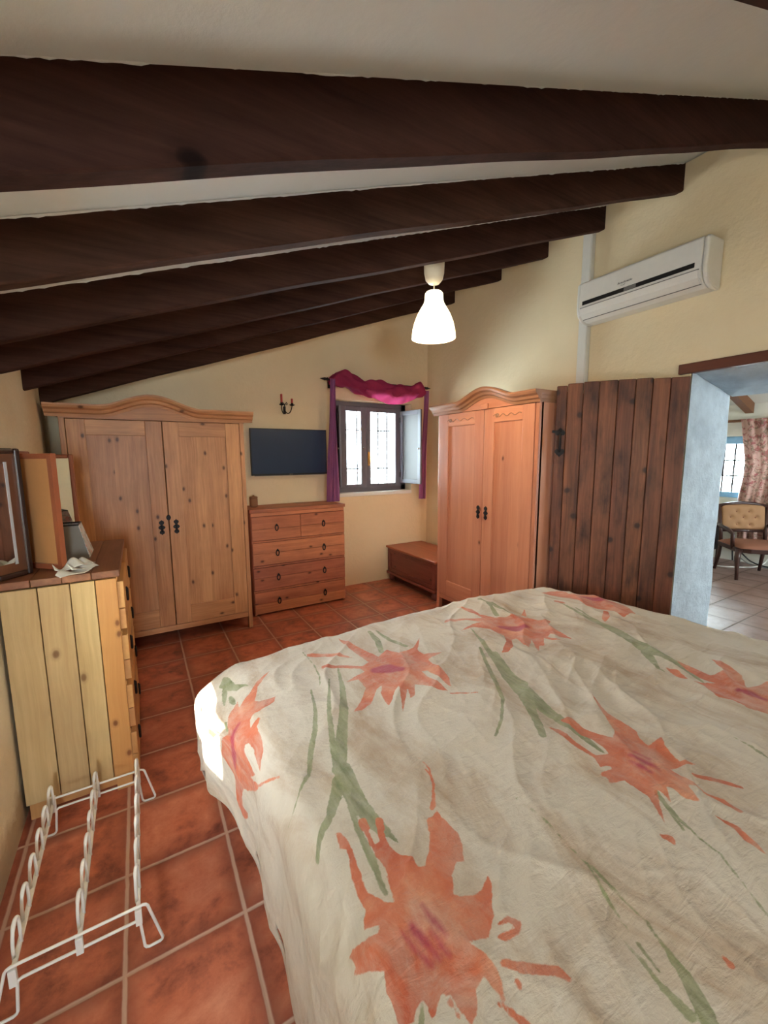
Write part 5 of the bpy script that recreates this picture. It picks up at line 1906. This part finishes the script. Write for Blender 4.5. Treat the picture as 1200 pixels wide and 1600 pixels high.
def seatf(u, v):
    a, b = (u * 2 - 1), (v * 2 - 1)
    x = a * (sw - 0.012) * (1 + 0.03 * (1 - b))
    y = sdp - 0.01 + (-2 * sdp - 0.01) * v - 0.03 * v * (1 - a * a)
    z = 0.385 + 0.06 * (max(0.0, (1 - a ** 4) * (1 - b ** 4))) ** 0.5
    return (x, y, z)


m.gridfn(seatf, 24, 24)
m.link('seat', M['velvet2'], ch, smooth=True)
for sx in (-1, 1):
    m = MB()
    pts = [(sx * (sw - 0.015), -sdp + 0.03, 0.37), (sx * (sw + 0.006), -sdp + 0.005, 0.27), (sx * (sw - 0.005), -sdp + 0.01, 0.12), (sx * (sw - 0.004), -sdp - 0.004, 0.0)]
    m.tube(pts, [0.034, 0.030, 0.020, 0.019], 10)
    m.link('leg', M['chairwood'], ch, smooth=True)
    m = MB()
    m.tube([(sx * (sw - 0.03), sdp - 0.02, 0.40), (sx * (sw - 0.03), sdp, 0.2), (sx * (sw - 0.02), sdp + 0.05, 0.0)], [0.024, 0.021, 0.018], 10)
    m.link('leg', M['chairwood'], ch, smooth=True)
    m = MB()
    m.tube([(sx * (sw - 0.03), sdp - 0.02, 0.36), (sx * (sw - 0.025), sdp + 0.01, 0.55), (sx * (sw - 0.005), sdp + 0.06, 0.84)], [0.022, 0.022, 0.020], 10)
    m.link('back_post', M['chairwood'], ch, smooth=True)
    m = MB()
    m.tube([(sx * (sw - 0.01), sdp + 0.02, 0.60), (sx * (sw + 0.045), 0.10, 0.60), (sx * (sw + 0.05), -0.06, 0.585), (sx * (sw + 0.02), -0.12, 0.54), (sx * (sw + 0.0), -0.10, 0.36)], [0.018, 0.022, 0.026, 0.022, 0.022], 10)
    m.link('arm', M['chairwood'], ch, smooth=True)
m = MB()
pts = [(-sw + 0.005, sdp + 0.06, 0.835), (-0.13, sdp + 0.066, 0.865), (0, sdp + 0.068, 0.875), (0.13, sdp + 0.066, 0.865), (sw - 0.005, sdp + 0.06, 0.835)]
m.tube(pts, 0.022, 10)
m.link('crest_rail', M['chairwood'], ch, smooth=True)
m = MB()
m.tube([(-sw + 0.02, sdp + 0.012, 0.525), (sw - 0.02, sdp + 0.012, 0.525)], 0.020, 10)
m.link('back_rail', M['chairwood'], ch, smooth=True)
btn = [(-0.075, 0.76), (0.06, 0.76), (-0.14, 0.69), (0.0, 0.69), (0.13, 0.69), (-0.07, 0.60), (0.07, 0.60)]


def backf(u, v):
    x = (u * 2 - 1) * (sw - 0.03)
    z = 0.54 + 0.31 * v
    puff = 0.035 * max(0.0, (1 - (u * 2 - 1) ** 6) * (1 - (v * 2 - 1) ** 6)) ** 0.5
    for bx2, bz in btn:
        puff -= 0.022 * math.exp(-((x - bx2) ** 2 + (z - bz) ** 2) / 0.0007)
    y = sdp + 0.012 + 0.05 * v - puff
    return (x, y, z + 0.012 * v * (1 - (u * 2 - 1) ** 2))


m = MB()
m.gridfn(backf, 44, 28)
bk = m.link('backrest', M['velvet'], ch, smooth=True)
for bx2, bz in btn:
    m = MB()
    v_ = (bz - 0.54) / 0.31
    m.sphere((bx2, sdp + 0.012 + 0.05 * v_ - 0.014, bz + 0.006), 0.010, 0.006, 0.010, 6, 8)
    m.link('button', M['velvet2'], bk)

# dark side table partly hidden by the doorway
st = thing('side_table', 'dark side table half hidden by the whitewashed doorway, left of the armchair', 'table', (6.75, 2.66, 0))
m = MB()
m.box(-0.20, 0.20, -0.16, 0.16, 0.52, 0.55, 0.5, 1)
m.link('table_top', M['chairwood'], st, bevel=0.006)
m = MB()
m.box(-0.17, 0.17, -0.13, 0.13, 0.20, 0.52)
m.link('cabinet', M['darkgap'], st, bevel=0.004)
for sx in (-1, 1):
    for sy in (-1, 1):
        m = MB()
        m.box(sx * 0.15 - 0.018, sx * 0.15 + 0.018, sy * 0.11 - 0.018, sy * 0.11 + 0.018, 0.0, 0.20)
        m.link('leg', M['chairwood'], st, bevel=0.003)
kn = thing('metal_pot', 'small shiny metal pot on the dark side table behind the armchair', 'pot', (6.64, 2.53, 0.55))
m = MB()
m.lathe([(0.02, 0.001), (0.032, 0.01), (0.034, 0.035), (0.022, 0.05), (0.024, 0.056)], 0, 0, 20)
m.link('bowl', M['steel'], kn, smooth=True)

for nm, mat, pts, r, lab in (
        ('cable', 'cable_black', [(7.12, 2.45, 0.02), (7.05, 2.44, 0.20), (6.98, 2.40, 0.24), (6.96, 2.30, 0.17), (7.0, 2.2, 0.05), (7.05, 2.0, 0.012), (7.1, 1.6, 0.012)], 0.009, 'black cable arching over the floor beneath the armchair'),
        ('cable', 'cable_grey', [(7.1, 2.42, 0.012), (7.02, 2.40, 0.12), (6.98, 2.32, 0.10), (6.98, 2.22, 0.03), (7.0, 2.1, 0.012), (7.06, 1.9, 0.012)], 0.007, 'grey cable sagging under the armchair beside the wall'),
        ('cable', 'cable_white', [(6.60, 2.48, 0.010), (6.66, 2.36, 0.010), (6.78, 2.25, 0.010), (6.92, 2.15, 0.012), (7.05, 2.10, 0.03), (7.15, 2.08, 0.10)], 0.008, 'white cable lying on the floor under the armchair')):
    # smooth the path
    P = [Vector(p) for p in pts]
    for _ in range(3):
        q2 = [P[0]]
        for a, b2 in zip(P[:-1], P[1:]):
            q2 += [a * 0.75 + b2 * 0.25, a * 0.25 + b2 * 0.75]
        P = q2 + [P[-1]]
    c0 = P[len(P) // 2]
    m = MB()
    m.tube([tuple(p - Vector((c0.x, c0.y, 0))) for p in P], r, 8)
    o = m.link(nm, M[mat], None, smooth=True)
    o.location = (c0.x, c0.y, 0)
    tag(o, lab, 'cable')
